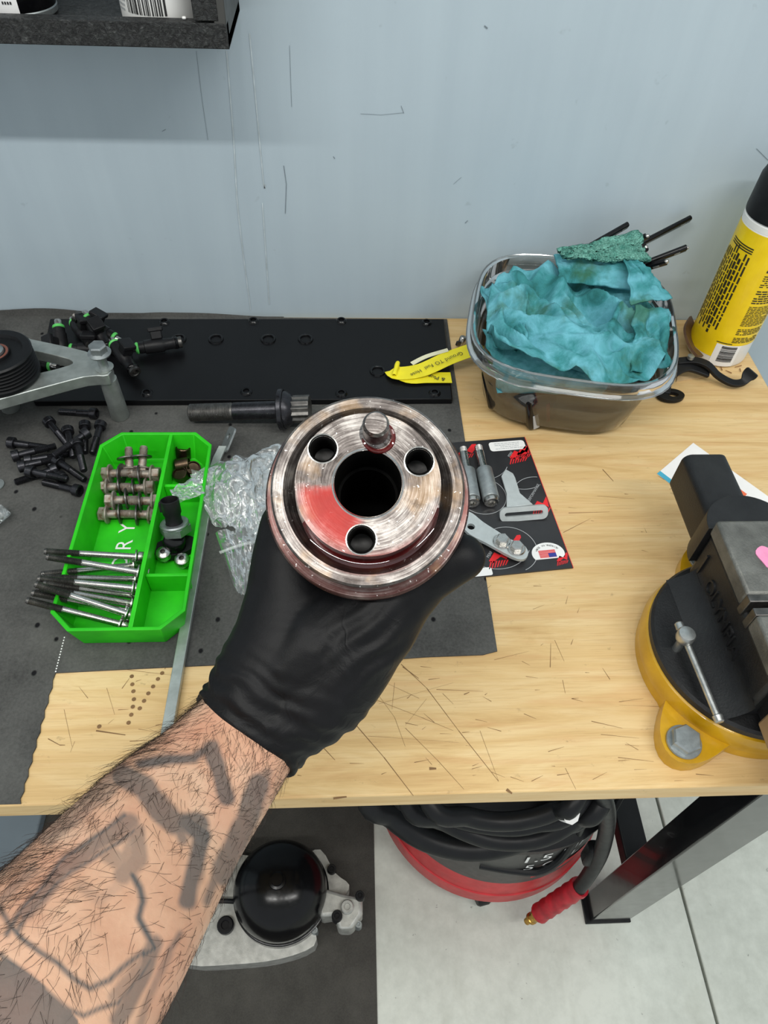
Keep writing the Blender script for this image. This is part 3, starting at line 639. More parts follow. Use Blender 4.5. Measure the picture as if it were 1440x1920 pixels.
for p, n in zip(co, no):
    s_ = (p - cfp).dot(hand_dir); x, y = proj(p)
    w1 = max(0, 1 - abs(s_ - .016) / .030)
    q = s_ + .006 * noise.noise(p * 40) + .004 * (p - cfp).dot(sd) * 6
    d = w1 * .0007 * math.sin(q * 620 + 2.2 * noise.noise(p * 55))
    e = (p - thumb0); a = e.dot(thd); w2 = max(0, 1 - math.hypot(x - 700, y - 1215) / 120)
    u_ = (x - 690) * .55 + (y - 1215) * .83
    d += w2 * .0009 * math.sin(u_ * .16 + 2.0 * noise.noise(p * 45) + (x - 690) * .02)
    w3 = max(0, 1 - math.hypot(x - 640, y - 1255) / 150)
    d += w3 * .0004 * math.sin((x - 640) * .10 + (y - 1255) * .035 + 2.5 * noise.noise(p * 35))
    d += .0004 * noise.noise(p * 40)
    p += n * d; fold.append(min(1, w1 + w2 * .8 + w3 * .6 + .12))
gme.vertices.foreach_set('co', [c for p in co for c in p])
fa = gme.attributes.new('fold', 'FLOAT', 'POINT'); fa.data.foreach_set('value', fold)
gme.polygons.foreach_set('use_smooth', [True] * len(gme.polygons)); gme.update()
gl = bpy.data.objects.new('glove', gme); COL.objects.link(gl); gl.parent = arm
gl['label'] = 'black nitrile glove with wrinkled cuff'
# ------------------------------------------------------------------ black cover panel
ZM = T                                         # top of the mat above the bench
pa, pb, pc_, pd = P(833, 598, ZM + .008), P(849, 748, ZM + .008), P(62, 752, ZM + .008), P(140, 598, ZM + .008)
pan = thing('cover_panel', 'long flat black cover panel with o-ring grooves lying along the wall', 'panel', Matrix.Translation((0, 0, BZ + ZM)))
q = [(pc_.x, pc_.y), (pb.x, pb.y), (pa.x, min(pa.y, YW - .004)), (pd.x - .03, min(pd.y, YW - .004))]
MB().plate(q, (), .0004, .008).build('plate', M_['panel_black'], pan, bevel=.0012)
for u, v in ((335, 637), (405, 637), (503, 637), (573, 637), (708, 697)):
    c = P(u, v, ZM + .008); Mx = Matrix.Translation((c.x, c.y, .008))
    MB().lathe([(.0062, 0), (.0066, .0016), (.0076, .0022), (.0088, .0018), (.0096, .0)], 32, Mx).build('seal_ring', M_['black_gloss'], pan)
for u, v in ((308, 604), (475, 602), (640, 602), (800, 605), (275, 737), (462, 735), (640, 738), (815, 737)):
    c = P(u, v, ZM + .008); Mx = Matrix.Translation((c.x, c.y, .008))
    MB().lathe([(0, -.0005), (.0034, -.0005), (.0036, .0022), (.0052, .0024), (.0064, .0012), (.0072, 0)], 20, Mx).build('bolt_boss', M_['black_gloss'], pan)
# ------------------------------------------------------------------ fuel injectors
def injector():
    r = thing('fuel_injector', 'x', 'injector', None, 'black fuel injectors in a heap')
    MB().lathe([(0, 0), (.0036, 0), (.0040, .001), (.0040, .006), (.0055, .007), (.0055, .010)], 18).build('nozzle', M_['steel'], r)
    MB().lathe([(.0056, .0068), (.0066, .0076), (.0070, .0088), (.0066, .0100), (.0056, .0108)], 18).build('seal_ring', M_['green_ring'], r)
    MB().lathe([(.0058, .0105), (.0068, .0112), (.0068, .017), (.0080, .0178), (.0084, .03), (.0084, .038), (.0070, .040), (.0064, .05), (.0070, .051), (.0070, .0525)], 20).build('body', M_['black_plastic'], r)
    MB().lathe([(.0062, .0520), (.0070, .0528), (.0074, .0540), (.0070, .0552), (.0062, .0560)], 18).build('seal_ring', M_['black_gloss'], r)
    MB().lathe([(.0060, .0555), (.0066, .0565), (.0066, .0600), (.0045, .0605), (.0036, .0598), (.0034, .056), (0, .056)], 18).build('inlet', M_['steel_dark'], r)
    cn = MB().box((.013, 0, .033), (.012, .012, .013)).build('connector', M_['black_plastic'], r, bevel=.0012)
    MB().box((.0185, 0, .033), (.005, .015, .017)).build('connector_lip', M_['black_plastic'], cn, bevel=.001)
    return r
INJ = [((243, 655), (306, 646), .020, .020, 'black injector lying across the cover panel, green seal nearest the grooves'), ((208, 636), (248, 690), .030, .022, 'black injector pointing its open round inlet towards the green tray'),
       ((108, 600), (115, 655), .034, .016, 'black injector with green seal up, closest to the idler arm'), ((135, 598), (178, 655), .022, .022, 'black injector in the middle of the heap, half buried'),
       ((158, 585), (195, 640), .040, .024, 'black injector on top of the heap, nearest the wall'), ((120, 655), (175, 655), .014, .014, 'black injector lying behind the aluminium idler arm'),
       ((108, 688), (60, 676), .014, .014, 'black injector seen through the slot of the idler arm'), ((226, 640), (176, 612), .018, .030, 'black injector at right of the heap with green seal by the panel')]
for k, (a, b, za, zb, lab) in enumerate(INJ):
    if k == 0: r = injector(); inj0 = r
    A = P(*a, za); B = P(*b, zb); M = frame(A, B - A, (.3, .2, 1) if k % 2 else (-.4, .5, .8))
    if k == 0: r.matrix_world = M; r['label'] = lab
    else: r = dup(inj0, M, lab)
# ------------------------------------------------------------------ idler pulley on its aluminium bracket
idl = thing('idler_bracket', 'aluminium idler bracket on posts with black ribbed pulley at its left end', 'bracket', Matrix.Translation((0, 0, BZ)))
zt = .068
def pl(*pts): return [(P(u, v, zt).x, P(u, v, zt).y) for u, v in pts]
outer = pl((208, 680), (203, 703), (160, 706), (60, 732), (-40, 758), (-140, 770), (-120, 640), (30, 630), (60, 636), (160, 658), (195, 676))
outer = [(p.x, p.y) for p in smooth_path([(a, b, 0) for a, b in outer], 3, True)]
hole = [(p.x, p.y) for p in smooth_path([(a, b, 0) for a, b in pl((134, 676), (128, 685), (60, 702), (-10, 715), (-10, 660), (50, 656), (110, 668))], 3, True)]
def orient(l, ccw=True):
    ar = sum(l[i][0] * l[(i + 1) % len(l)][1] - l[(i + 1) % len(l)][0] * l[i][1] for i in range(len(l)))
    return l if (ar > 0) == ccw else l[::-1]
MB().plate(orient(outer), [orient(hole)], zt - .013, zt).build('arm', M_['aluminium'], idl, bevel=.0008, sharp=30)
for nm, (u, v) in (('post', (196, 692)), ('post', (22, 768))):
    c = P(u, v, zt if u > 100 else 0)
    MB().lathe([(0, ZM), (.0092, ZM), (.0098, ZM + .001), (.0090, zt - .013), (.0090, zt - .0125), (0, zt - .0125)], 28, Matrix.Translation((c.x, c.y, 0))).build(nm, M_['aluminium'], idl)
c = P(196, 690, zt)
MB().lathe([(.0046, 0), (.0075, .001), (.0095, .004), (.0095, .0045), (.004, .0045)], 28, Matrix.Translation((c.x, c.y, zt - .003))).build('boss', M_['aluminium'], idl)
bt = MB().lathe([(0, 0), (.0048, 0), (.0048, .022), (.0112, .0222), (.0118, .0240), (.0080, .0258)], 24, Matrix.Translation((c.x, c.y, zt - .004))).build('bolt', M_['zinc'], idl)
MB().lathe([(0, .0250), (.0090, .0250), (.0090, .0322), (.0078, .0338), (0, .0338)], 6, Matrix.Translation((c.x, c.y, zt - .004)) ).build('bolt_head', M_['zinc'], bt, sharp=20)
c = P(-12, 660, zt + .030); Mx = Matrix.Translation((c.x, c.y, zt + .001))
pr = [(0, 0), (.034, 0), (.0355, .001), (.0355, .004)]
for k in range(6): pr += [(.0352, .0045 + k * .0038), (.0322, .0062 + k * .0038), (.0352, .0080 + k * .0038)]
pr += [(.0355, .0285), (.0340, .0300), (.0270, .0300), (.0255, .0270), (.0150, .0262), (.0145, .0290), (.0075, .0290)]
rp = MB().lathe(pr, 64, Mx).build('ribbed_pulley', M_['black_satin'], idl, sharp=25)
MB().lathe([(.0146, .0285), (.0130, .0292), (.0090, .0288)], 40, Mx).build('bearing_seal', basic('seal_brown', srgb(110, 66, 54), .5), rp)
MB().lathe([(.0098, .0285), (.0098, .0315), (.0080, .034), (0, .034)], 24, Mx).build('pulley_bolt', M_['zinc'], rp)
# ------------------------------------------------------------------ loose black socket screws
def threaded(r, z0, z1, pitch=.0011, dep=.0005):
    o = []; z = z0; k = 0
    while z < z1: o.append((r - (dep if k % 2 else 0), z)); z += pitch / 2; k += 1
    return o
def screw(name, label, L, r, hr, hl, mat, group, hexn=6):
    o = thing(name, label, 'screw', None, group)
    hd = MB().lathe([(r, 0), (hr - .0004, 0), (hr, -.0004), (hr, -hl + .0006), (hr - .0006, -hl), (hr * .62, -hl)], 20)
    hd.lathe([(hr * .62, -hl), (hr * .60, -hl * .45), (0, -hl * .45)], hexn)
    hd.build('head', mat, o, sharp=30)
    MB().lathe([(r, -.0002), (r, L * .42)] + threaded(r, L * .42, L - .001) + [(r - .0008, L), (0, L)], 12).build('shank', mat, o, sharp=50)
    return o
SCR = [((170, 775), (100, 771), 0), ((95, 795), (125, 832), .006), ((28, 831), (78, 838), .001), ((36, 853), (118, 833), .007), ((155, 817), (90, 862), .016), ((146, 836), (163, 906), .013), ((159, 802), (159, 856), 0), ((187, 802), (171, 858), .003),
       ((48, 873), (126, 856), .006), ((63, 885), (142, 902), .008), ((113, 868), (162, 902), .004), ((139, 918), (72, 902), 0), ((96, 882), (26, 905), .0), ((174, 925), (182, 866), 0), ((128, 812), (140, 870), .006), ((60, 862), (135, 850), .001), ((112, 892), (96, 874), .002)]
SCL = ['slanting down from the top of the heap', 'sticking out furthest left at the top', 'second down its left side, head outward', 'lying on top and crossing the heap diagonally', 'standing head up in the middle', 'head up near the tray, left of two', 'head up near the tray corner, right of two',
       'third down the left side', 'lying across the lower part, head at left', 'slanting down right out of the heap', 'lowest one with head at right', 'tip furthest left at the bottom', 'squeezed along the green tray wall', 'leaning under the crossing screw', 'buried flat in the middle', 'short stub at bottom middle']
s0 = None
for k, (a, b, z) in enumerate(SCR):
    A = P(*a, ZM + z + .0058); B = P(*b, ZM + z + .0035); d = B - A
    L = max(.026, min(.036, d.length - .002)); 
    lab = 'black socket-head screw lying alone beside the bracket post, above the heap' if k == 0 else 'black socket screw in the heap, ' + SCL[k - 1]
    if s0 is None: s0 = screw('socket_screw', lab, .036, .0036, .0062, .0070, M_['black_oxide'], 'black screws on the mat'); s0.matrix_world = frame(A, d); r = s0
    else: r = dup(s0, frame(A, d, (0, random.uniform(-1, 1), 1)), lab)
# ------------------------------------------------------------------ green parts tray
HT = .035
def tp(u, v, z=HT): p = P(u, v, z); return Vector((p.x, p.y))
rim = [tp(*p) for p in ((200, 810), (366, 810), (391, 846), (352, 1150), (308, 1182), (130, 1182), (100, 1146), (178, 846))]
# a clean octagon: square the measured corners to the tray's own axes
x0 = (rim[6].x + rim[7].x) / 2; x1 = (rim[2].x + rim[3].x) / 2; y0 = (rim[4].y + rim[5].y) / 2; y1 = (rim[0].y + rim[1].y) / 2
tcx, tcy, tw, tlh = (x0 + x1) / 2, (y0 + y1) / 2, x1 - x0, y1 - y0
tray = thing('parts_tray', 'bright green divided plastic parts tray holding bolts, sleeves and a sensor', 'tray', Matrix.Translation((tcx, tcy, BZ + ZM)))
def octo(w_, l_, c): return [(w_ / 2, -l_ / 2 + c), (w_ / 2, l_ / 2 - c), (w_ / 2 - c, l_ / 2), (-w_ / 2 + c, l_ / 2), (-w_ / 2, l_ / 2 - c), (-w_ / 2, -l_ / 2 + c), (-w_ / 2 + c, -l_ / 2), (w_ / 2 - c, -l_ / 2)]
h_ = HT - ZM; tk = .0032; tp_ = .007
m = MB(); lay = [(octo(tw - 2 * tp_, tlh - 2 * tp_, .014), .0002), (octo(tw, tlh, .018), h_), (octo(tw - 2 * tk, tlh - 2 * tk, .0168), h_), (octo(tw - 2 * tk - 2 * tp_ * .9, tlh - 2 * tk - 2 * tp_ * .9, .013), .0035)]
vs_ = [(x, y, z) for l, z in lay for x, y in l]; fs_ = [(k * 8 + i, k * 8 + (i + 1) % 8, (k + 1) * 8 + (i + 1) % 8, (k + 1) * 8 + i) for k in range(3) for i in range(8)]
fs_ += [tuple(reversed(range(8))), tuple(range(24, 32))]
m.add(vs_, fs_).build('tray_body', M_['green'], tray, bevel=.0007, sharp=25)
dvx = (tp(318, 815).x + tp(246, 1178).x) / 2 - tcx
MB().plate([(-tlh / 2 + tp_ + .002, .0025), (tlh / 2 - tp_ - .002, .0025), (tlh / 2 - .0018, h_ - .0006), (-tlh / 2 + .0018, h_ - .0006)], (), -.0018, .0018, frame((dvx, 0, 0), (-1, 0, 0), (0, -1, 0)) @ Matrix.Diagonal((-1, 1, 1, 1))).build('divider', M_['green'], tray, recalc=True, bevel=.0005)
xm = (dvx + tw / 2) / 2 - .001; cw = tw / 2 - dvx - .006
for v in (902, 1070):
    yy = tp(330, v).y - tcy
    MB().box((xm, yy, h_ * .44), (cw, .0032, h_ * .76)).build('cross_divider', M_['green'], tray, bevel=.0006)
for txt, (u, v), sz in (('Y', (240, 990), .021), ('R', (234, 1022), .021), ('O', (226, 1056), .021)):
    c = tp(u, v, ZM + .004); tx = text_mb(txt, sz)
    mm = MB(); mm.add(tx.v, tx.f, Matrix.Translation((c.x - tcx, c.y - tcy, .0039)) @ Matrix.Rotation(PI / 2 - .02, 4, 'Z')); mm.build('lettering', M_['white_print'], tray, sharp=None)
# long bright bolts resting on the tray's left wall
ORD = ['first', 'second', 'third', 'fourth', 'fifth', 'eighth', 'sixth', 'ninth', 'last', 'seventh']
lb = None
LB = [((258, 1044), (84, 1034), .018, .040), ((262, 1073), (88, 1044), .020, .046), ((250, 1060), (80, 1077), .008, .0385), ((254, 1086), (96, 1083), .010, .039), ((252, 1103), (60, 1084), .020, .047), ((240, 1152), (60, 1093), .020, .054), ((248, 1132), (110, 1108), .010, .0385),
      ((238, 1146), (68, 1113), .008, .0385), ((228, 1171), (60, 1128), .014, .042), ((258, 1118), (110, 1098), .008, .0386)]
for k, (a, b, za, zb) in enumerate(LB):
    A = P(*a, ZM + za); B = P(*b, ZM + zb - .002); d = B - A; lab = 'long bright steel bolt across the left tray wall, %s counting from the white lettering' % ORD[k]
    if lb is None:
        lb = thing('long_bolt', lab, 'bolt', frame(A, d), 'long bolts in the green tray'); L = .078
        MB().lathe([(0, -.0078), (.0046, -.0078), (.0050, -.0072), (.0050, -.0004), (.0030, 0)], 16).build('head', M_['steel'], lb)
        MB().lathe([(.0028, .0), (.0064, .0004), (.0068, .0012), (.0064, .0022), (.0028, .0024)], 20).build('flange', M_['steel'], lb)
        MB().lathe([(.0029, .002), (.0029, L * .62), (.0032, L * .63)], 14).build('shank', M_['steel'], lb)
        MB().lathe(threaded(.0032, L * .62, L - .002) + [(.0024, L), (0, L)], 12).build('thread', M_['steel_dark'], lb, sharp=50)
    else: dup(lb, frame(A, d, (0, 0, 1)), lab)
# short rusty flange bolts with washers
rb = None
RB = [((205, 888), 1, .020), ((200, 913), 1, .014), ((212, 938), 1, .020), ((200, 964), 1, .012), ((287, 889), -1, .020), ((276, 914), -1, .013), ((289, 939), -1, .020), ((283, 965), -1, .012), ((243, 882), 2, .016), ((266, 880), 2, .018)]
for k, ((u, v), dr, z) in enumerate(RB):
    A = P(u, v, ZM + z); d = Vector((dr, random.uniform(-.06, .06), random.uniform(-.05, .05))) if dr != 2 else Vector((-.1 if k == 8 else .05, 1, .55))
    lab = ('weathered flange bolt standing thread up at the tray back, %s one' % ('left' if k == 8 else 'right') if dr == 2 else 'weathered flange bolt with rusty washer, head to tray %s, row %s from the back' % ('left wall' if dr == 1 else 'divider', ('one', 'two', 'three', 'four')[k % 4]))
    if rb is None:
        rb = thing('flange_bolt', lab, 'bolt', frame(A, d), 'weathered bolts in the green tray')
        MB().lathe([(0, -.0070), (.0064, -.0070), (.0072, -.0062), (.0072, 0), (0, 0)], 6).build('head', M_['rust'], rb, sharp=20)
        MB().lathe([(.004, -.0002), (.0092, .0), (.0096, .0008), (.0090, .0018), (.004, .0020)], 22).build('flange', M_['rust'], rb)
        MB().lathe([(.0042, .0018), (.0042, .010)] + threaded(.0042, .010, .023) + [(.0034, .024), (0, .024)], 14).build('shank', M_['rust'], rb, sharp=50)
        MB().lathe([(.0045, .0120), (.0104, .0120), (.0106, .0128), (.0104, .0134), (.0045, .0134), (.0045, .0120)], 24, Matrix.Rotation(.14, 4, 'X')).build('washer', M_['steel_dark'], rb)
    else: dup(rb, frame(A, d, (random.random(), random.random(), 1)), lab)
# dowel sleeves
SL = [((344, 850), .010, (.1, .25, 1), 'dark bronze sleeve standing at the back of the small compartment'), ((341, 872), .012, (1, .15, .1), 'dark bronze sleeve lying on its side among three others'), ((362, 882), .007, (.25, -.35, 1), 'dark bronze sleeve leaning on the right wall of the tray'), ((341, 894), .006, (-.1, -.2, 1), 'dark bronze sleeve nearest the cross divider')]
sl = None
for (u, v), z, d, lab in SL:
    A = P(u, v, ZM + z) - Vector(d).normalized() * .006
    if sl is None:
        sl = MB().lathe([(.0058, .0), (.0070, 0), (.0075, .0006), (.0075, .0134), (.0070, .014), (.0064, .014), (.0060, .0132), (.0058, .0118), (0, .0112)], 28).build('dowel_sleeve', basic('bronze', srgb(78, 64, 50), .32, .9, .25, 160)); sl.matrix_world = frame(A, d); tag(sl, lab, 'sleeve', 'sleeves in the green tray')
    else:
        c = sl.copy(); COL.objects.link(c); c.matrix_world = frame(A, d); c['label'] = lab
# pressure sensor with hex body
A = P(331, 1000, ZM + .014); B = P(318, 940, ZM + .046)
sn = thing('pressure_sensor', 'steel hex-bodied pressure sensor with open black connector in the tray', 'sensor', frame(A, B - A))
MB().lathe([(0, 0), (.012, 0), (.0148, .0018), (.0148, .009), (.0125, .0095), (0, .0095)], 6).build('hex_body', M_['zinc'], sn, sharp=20)
MB().lathe([(.0132, .0088), (.0136, .0108), (.0128, .0122), (.0104, .0125), (.0080, .0118)], 32).build('collar', M_['zinc'], sn)
cn = MB().lathe([(.0082, .0115), (.0076, .013), (.0074, .020), (.0086, .0225), (.0086, .036), (.0076, .0365), (.0072, .0355), (.0072, .026), (0, .026)], 28).build('connector', M_['black_plastic'], sn)
for k in (-1, 0, 1): MB().box((k * .003, 0, .029), (.0012, .0006, .006)).build('pin', M_['brass'], cn)
MB().box((-.009, 0, .029), (.003, .004, .010)).build('latch', M_['black_plastic'], cn, bevel=.0006)
# black flanged sensor with two steel screws
c = P(328, 1028, ZM + .008)
fs2 = thing('flange_sensor', 'black plastic sensor flange with two rounded steel screw heads', 'sensor', frame(c, (.1, .1, 1), (1, .45, 0)))
ol = [(p.x, p.y) for p in smooth_path([(x, y, 0) for x, y in ((.020, 0), (.017, .007), (.006, .011), (-.006, .011), (-.017, .007), (-.020, 0), (-.017, -.007), (-.006, -.011), (.006, -.011), (.017, -.007))], 4, True)]
MB().plate(orient(ol), (), -.003, .004).build('flange', M_['black_plastic'], fs2, bevel=.001)
MB().lathe([(.0105, .004), (.0105, .010), (.0095, .012), (.0085, .012), (0, .011)], 28).build('barrel', M_['black_gloss'], fs2)
for (u, v), lab in (((307, 1040), 'round silver screw head left of the black sensor'), ((342, 1052), 'round silver screw head right of the black sensor, by the tray wall')):
    q_ = P(u, v, ZM + .013); o = thing('button_screw', lab, 'screw', frame(q_, (.05, -.1, 1)), 'button screws in the tray')
    MB().lathe([(.0035, -.010), (.0035, -.001), (.0072, -.001), (.0074, .001), (.0064, .0045), (.0040, .0062), (.0024, .0064)], 22).build('head', M_['steel'], o)
    MB().lathe([(.0026, .0064), (.0024, .0034), (0, .0034)], 6).build('socket', M_['steel_dark'], o, sharp=20)
# ------------------------------------------------------------------ strut bar with bent eye
bar = thing('strut_bar', 'long narrow grey metal bar with bent drilled end beside the green tray', 'bar', Matrix.Translation((0, 0, 0)))
m = MB(); a = P(400, 890, ZM + .005); b = P(312, 1395, ZM + .005); d = (b - a); n = Vector((-d.y, d.x, 0)).normalized()
def barsec(p, n_, w_, h): return [p - n_ * w_, p + n_ * w_, p + n_ * w_ + Vector((0, 0, h)), p - n_ * w_ + Vector((0, 0, h))]
secs = [barsec(P(u, v, ZM + z), n, w_, h) for u, v, z, w_, h in ((418, 838, .010, .0042, .0022), (408, 862, .004, .0044, .004), (400, 890, .001, .0045, .006), (356, 1140, .001, .0045, .006), (312, 1395, .001, .0045, .006))]
vv = [p for s in secs for p in s]; ff = [(k * 4 + i, k * 4 + (i + 1) % 4, (k + 1) * 4 + (i + 1) % 4, (k + 1) * 4 + i) for k in range(len(secs) - 1) for i in range(4)] + [(3, 2, 1, 0), tuple(range(len(vv) - 4, len(vv)))]
m.add(vv, ff).build('bar_strip', M_['aluminium'], bar, recalc=True, bevel=.0006)
e = P(428, 824, ZM + .014); ex = (P(440, 806, ZM + .022) - P(418, 842, ZM + .010)).normalized()
Me = frame(e, (-.75, -.15, .62), ex)
MB().plate(orient(rrect(.028, .016, .0045)), [orient(circle((.003, 0), .0035, 18))], -.001, .001, Me).build('eye_plate', M_['zinc'], bar, bevel=.0003)
# ------------------------------------------------------------------ clear zip bag
def bagfn(off):
    c = [P(358, 893, .014), P(560, 838, .012), P(500, 1010, .010), P(398, 985, .010)]
    def fn(u, v):
        p = c[0].lerp(c[1], u).lerp(c[3].lerp(c[2], u), v)
        k = noise.noise(Vector((u * 4.5, v * 4.0, off))) * .009 + abs(noise.noise(Vector((u * 6 + v * 2, v * 5 - u * 3, off + 3)))) * .012 + noise.noise(Vector((u * 13, v * 12, off + 7))) * .0016
        p.z += max(-.004, k + (.006 if off > 1 else .0) + .012 * math.sin(PI * u) * math.sin(PI * min(1, v * 1.2)))
        p.x += .005 * noise.noise(Vector((v * 5, off, 1))); p.y += .005 * noise.noise(Vector((u * 5, off, 4)))
        return p
    return fn
bag = thing('zip_bag', 'crumpled clear plastic zip bag between green tray and gloved hand', 'bag', Matrix.Translation((0, 0, 0)))
MB().grid(bagfn(0.3), 70, 70).build('bag_sheet', M_['film'], bag, sharp=None); MB().grid(bagfn(2.3), 70, 70).build('bag_sheet', M_['film'], bag, sharp=None)
def tailfn(u, v):
    a, b, c_, d_ = P(404, 1000, .012), P(500, 985, .012), P(470, 1125, .006), P(443, 1112, .006)
    p = a.lerp(b, u).lerp(d_.lerp(c_, u), v); p.z += .005 * noise.noise(Vector((u * 8, v * 6, 5))) + .004 * abs(math.sin(u * 9)); return p
MB().grid(tailfn, 24, 30).build('bag_tail', M_['film'], bag, sharp=None)
a = P(412, 1036, .016); b = P(500, 1012, .018); MB().tube(smooth_path([a, (a + b) / 2 + Vector((0, 0, .003)), b], 6), .0016, 8).build('zip_seal', M_['film'], bag)
def flapfn(u, v):
    a, b, c_, d_ = P(318, 918, .042), P(372, 890, .040), P(384, 925, .036), P(330, 945, .040)
    p = a.lerp(b, u).lerp(d_.lerp(c_, u), v); p.z += .003 * noise.noise(Vector((u * 5, v * 5, 9))); return p
MB().grid(flapfn, 16, 12).build('bag_flap', M_['film'], bag, sharp=None)
# ------------------------------------------------------------------ large crank bolt
A = P(356, 774, ZM + .0125); B = P(530, 768, ZM + .0225); d = (B - A); Lb = d.length
cb = thing('crank_bolt', 'large dark crankshaft bolt with wide washer lying behind the held pulley', 'bolt', frame(A, d))
MB().lathe([(0, 0), (.0085, 0), (.0096, .001)] + threaded(.0098, .0012, Lb * .46, .0016, .0006) + [(.0088, Lb * .47), (.0096, Lb * .48)], 28).build('thread', M_['steel_dark'], cb, sharp=50)
MB().lathe([(.0096, Lb * .475), (.0098, Lb * .5), (.0098, Lb)], 28).build('shank', M_['black_oxide'], cb)
MB().lathe([(.0098, Lb - .004), (.0215, Lb - .004), (.0225, Lb - .003), (.0225, Lb + .001), (.0215, Lb + .002), (.0130, Lb + .002)], 40).build('washer', M_['black_oxide'], cb)
MB().lathe([(.0130, Lb + .002), (.0200, Lb + .0022), (.0200, Lb + .0045), (.0165, Lb + .010), (.0140, Lb + .012)], 40).build('flange', M_['black_oxide'], cb)
star = [((.0152 if i % 2 else .0132) * math.cos(PI * i / 12), (.0152 if i % 2 else .0132) * math.sin(PI * i / 12)) for i in range(24)]
MB().plate(star, (), Lb + .010, Lb + .030).build('twelve_point_head', M_['steel_dark'], cb, bevel=.0006, sharp=20)
# small bits at the frame's left edge
c = P(-6, 910, ZM); MB().lathe([(.0035, .0), (.0075, .0), (.0078, .0008), (.0075, .0016), (.0035, .0016), (.0035, 0)], 22, Matrix.Translation((c.x, c.y, c.z))).build('flat_washer', M_['zinc'])
tag(bpy.data.objects['flat_washer'], 'small silver washer on the mat at the left picture edge', 'washer')
c = P(-8, 965, ZM + .008)
def crumb(u, v):
    th = u * 2 * PI; ph = v * PI; r = .011 * (1 + .3 * noise.noise(Vector((math.cos(th) * 2, math.sin(th) * 2, ph * 2))))
    return c + Vector((r * math.sin(ph) * math.cos(th), r * math.sin(ph) * math.sin(th), -r * .7 * math.cos(ph)))
tag(MB().grid(crumb, 20, 12, True).build('crumpled_film', M_['film']), 'small crumpled ball of clear film at the left picture edge', 'plastic')
# ------------------------------------------------------------------ parts card
ca = [P(*p, .0004) for p in ((866, 831), (986, 821), (1070, 1066), (884, 1084))]
X = ((ca[1] - ca[0]) + (ca[2] - ca[3])) / 2; Yv = ((ca[0] - ca[3]) + (ca[1] - ca[2])) / 2
cc = sum(ca, Vector()) / 4; cwid = X.length + .016; clen = Yv.length; cc = cc - X.normalized() * .008
Mc = frame((cc.x, cc.y, BZ + .0004), (0, 0, 1), X)
card = thing('parts_card', 'black printed hardware card with red slash logos and metal parts on it', 'card', Mc)
MB().box((0, 0, .0008), (cwid, clen, .0016)).build('card_sheet', M_['dark_card'], card)
MB().box((cwid / 2 + .0002, 0, .0008), (.0006, clen, .0016)).build('red_edge', M_['red_print'], card)
iM = Mc.inverted()
def cl(u, v): p = iM @ P(u, v, .002); return (p.x, p.y)
def logo(u, v, s, flip=1):
    x, y = cl(u, v); z = .0018; m = MB()
    pts = [(-.010, -.004), (-.004, .0035), (.000, .0005), (.006, .0075), (.010, .0075), (.010, .004), (.004, -.004), (.000, -.001), (-.004, -.0035), (-.007, -.0065)]
    cx = lambda q: min(q, cwid / 2 - .0008)
    m.plate(orient([(cx(x + a * s * flip), y + b * s) for a, b in pts]), (), z, z + .0002)
    for k in range(7):
        a = -.009 + k * .0022; b0 = -.006 - .0005 * k % 3
        x_ = min(x, cwid / 2 - .0055 * s)
        m.plate(orient([(x_ + (a) * s * flip, y + (-.0045) * s), (x_ + (a + .0013) * s * flip, y + (-.0045) * s), (x_ + (a - .0020) * s * flip, y + (-.0115 + k * .0004) * s), (x_ + (a - .0028) * s * flip, y + (-.0115 + k * .0004) * s)]), (), z, z + .0002)
    m.build('red_logo', M_['red_print'], card, sharp=None)
for u, v, s in ((876, 845, 1.15), (975, 850, 1.3), (984, 846, 1.0), (1018, 945, 1.25), (938, 1042, 1.25), (962, 1015, .9), (1056, 1046, .75)): logo(u, v, s)
m = MB()
for u, v, r, a0, a1 in ((900, 860, .030, 200, 330), (955, 1030, .027, -70, 160), (1010, 930, .026, 60, 190), (925, 1010, .036, 190, 330), (905, 930, .024, 190, 420), (975, 880, .028, 230, 330)):
    x, y = cl(u, v); ring = [(x + (r + d) * math.cos(math.radians(a0 + (a1 - a0) * i / 30)), y + (r + d) * math.sin(math.radians(a0 + (a1 - a0) * i / 30))) for d in (0, .0006) for i in range(31)]
    ring = [p if abs(p[0]) < cwid / 2 - .001 and abs(p[1]) < clen / 2 - .001 else None for p in ring]
    for i in range(30):
        q4 = (ring[i], ring[i + 1], ring[32 + i], ring[31 + i])
        if all(q4): m.add([(a, b, .0019) for a, b in q4], [(3, 2, 1, 0)])
m.build('line_print', M_['grey_print'], card, sharp=None)
x, y = cl(951, 836); lb_ = MB().plate(orient(rrect(.040, .0135, .0035, 4, (x, y))), (), .0017, .0020).build('white_sticker', M_['white_print'], card)
m = MB(); rr = random.Random(5)
for k in range(4):
    xx = x - .014 + (.0 if k != 2 else .006)
    while xx < x + .013:
        w_ = rr.uniform(.001, .004); m.add([(xx, y + .0042 - k * .0026, .00215), (xx + w_, y + .0042 - k * .0026, .00215), (xx + w_, y + .0034 - k * .0026, .00215), (xx, y + .0034 - k * .0026, .00215)], [(3, 2, 1, 0)]); xx += w_ + .0006
m.build('small_print', M_['grey_print'], lb_, sharp=None)
x, y = cl(1028, 1038); st = [(x + .0155 * math.cos(a) * 1.05, y + .013 * math.sin(a)) for a in [math.radians(-28 + 236 * i / 24) for i in range(25)]]
fs_k = MB().plate(orient(st), (), .0017, .0020).build('flag_sticker', M_['white_print'], card)
MB().box((x - .001, y - .0005, .00215), (.0165, .0088, .0003)).build('flag_field', M_['pink_print'], fs_k)
m = MB()
for k in range(6): m.box((x - .001, y + .0032 - k * .0015, .0023), (.0165, .0007, .0002))
m.build('flag_stripes', M_['red_print'], fs_k, sharp=None)
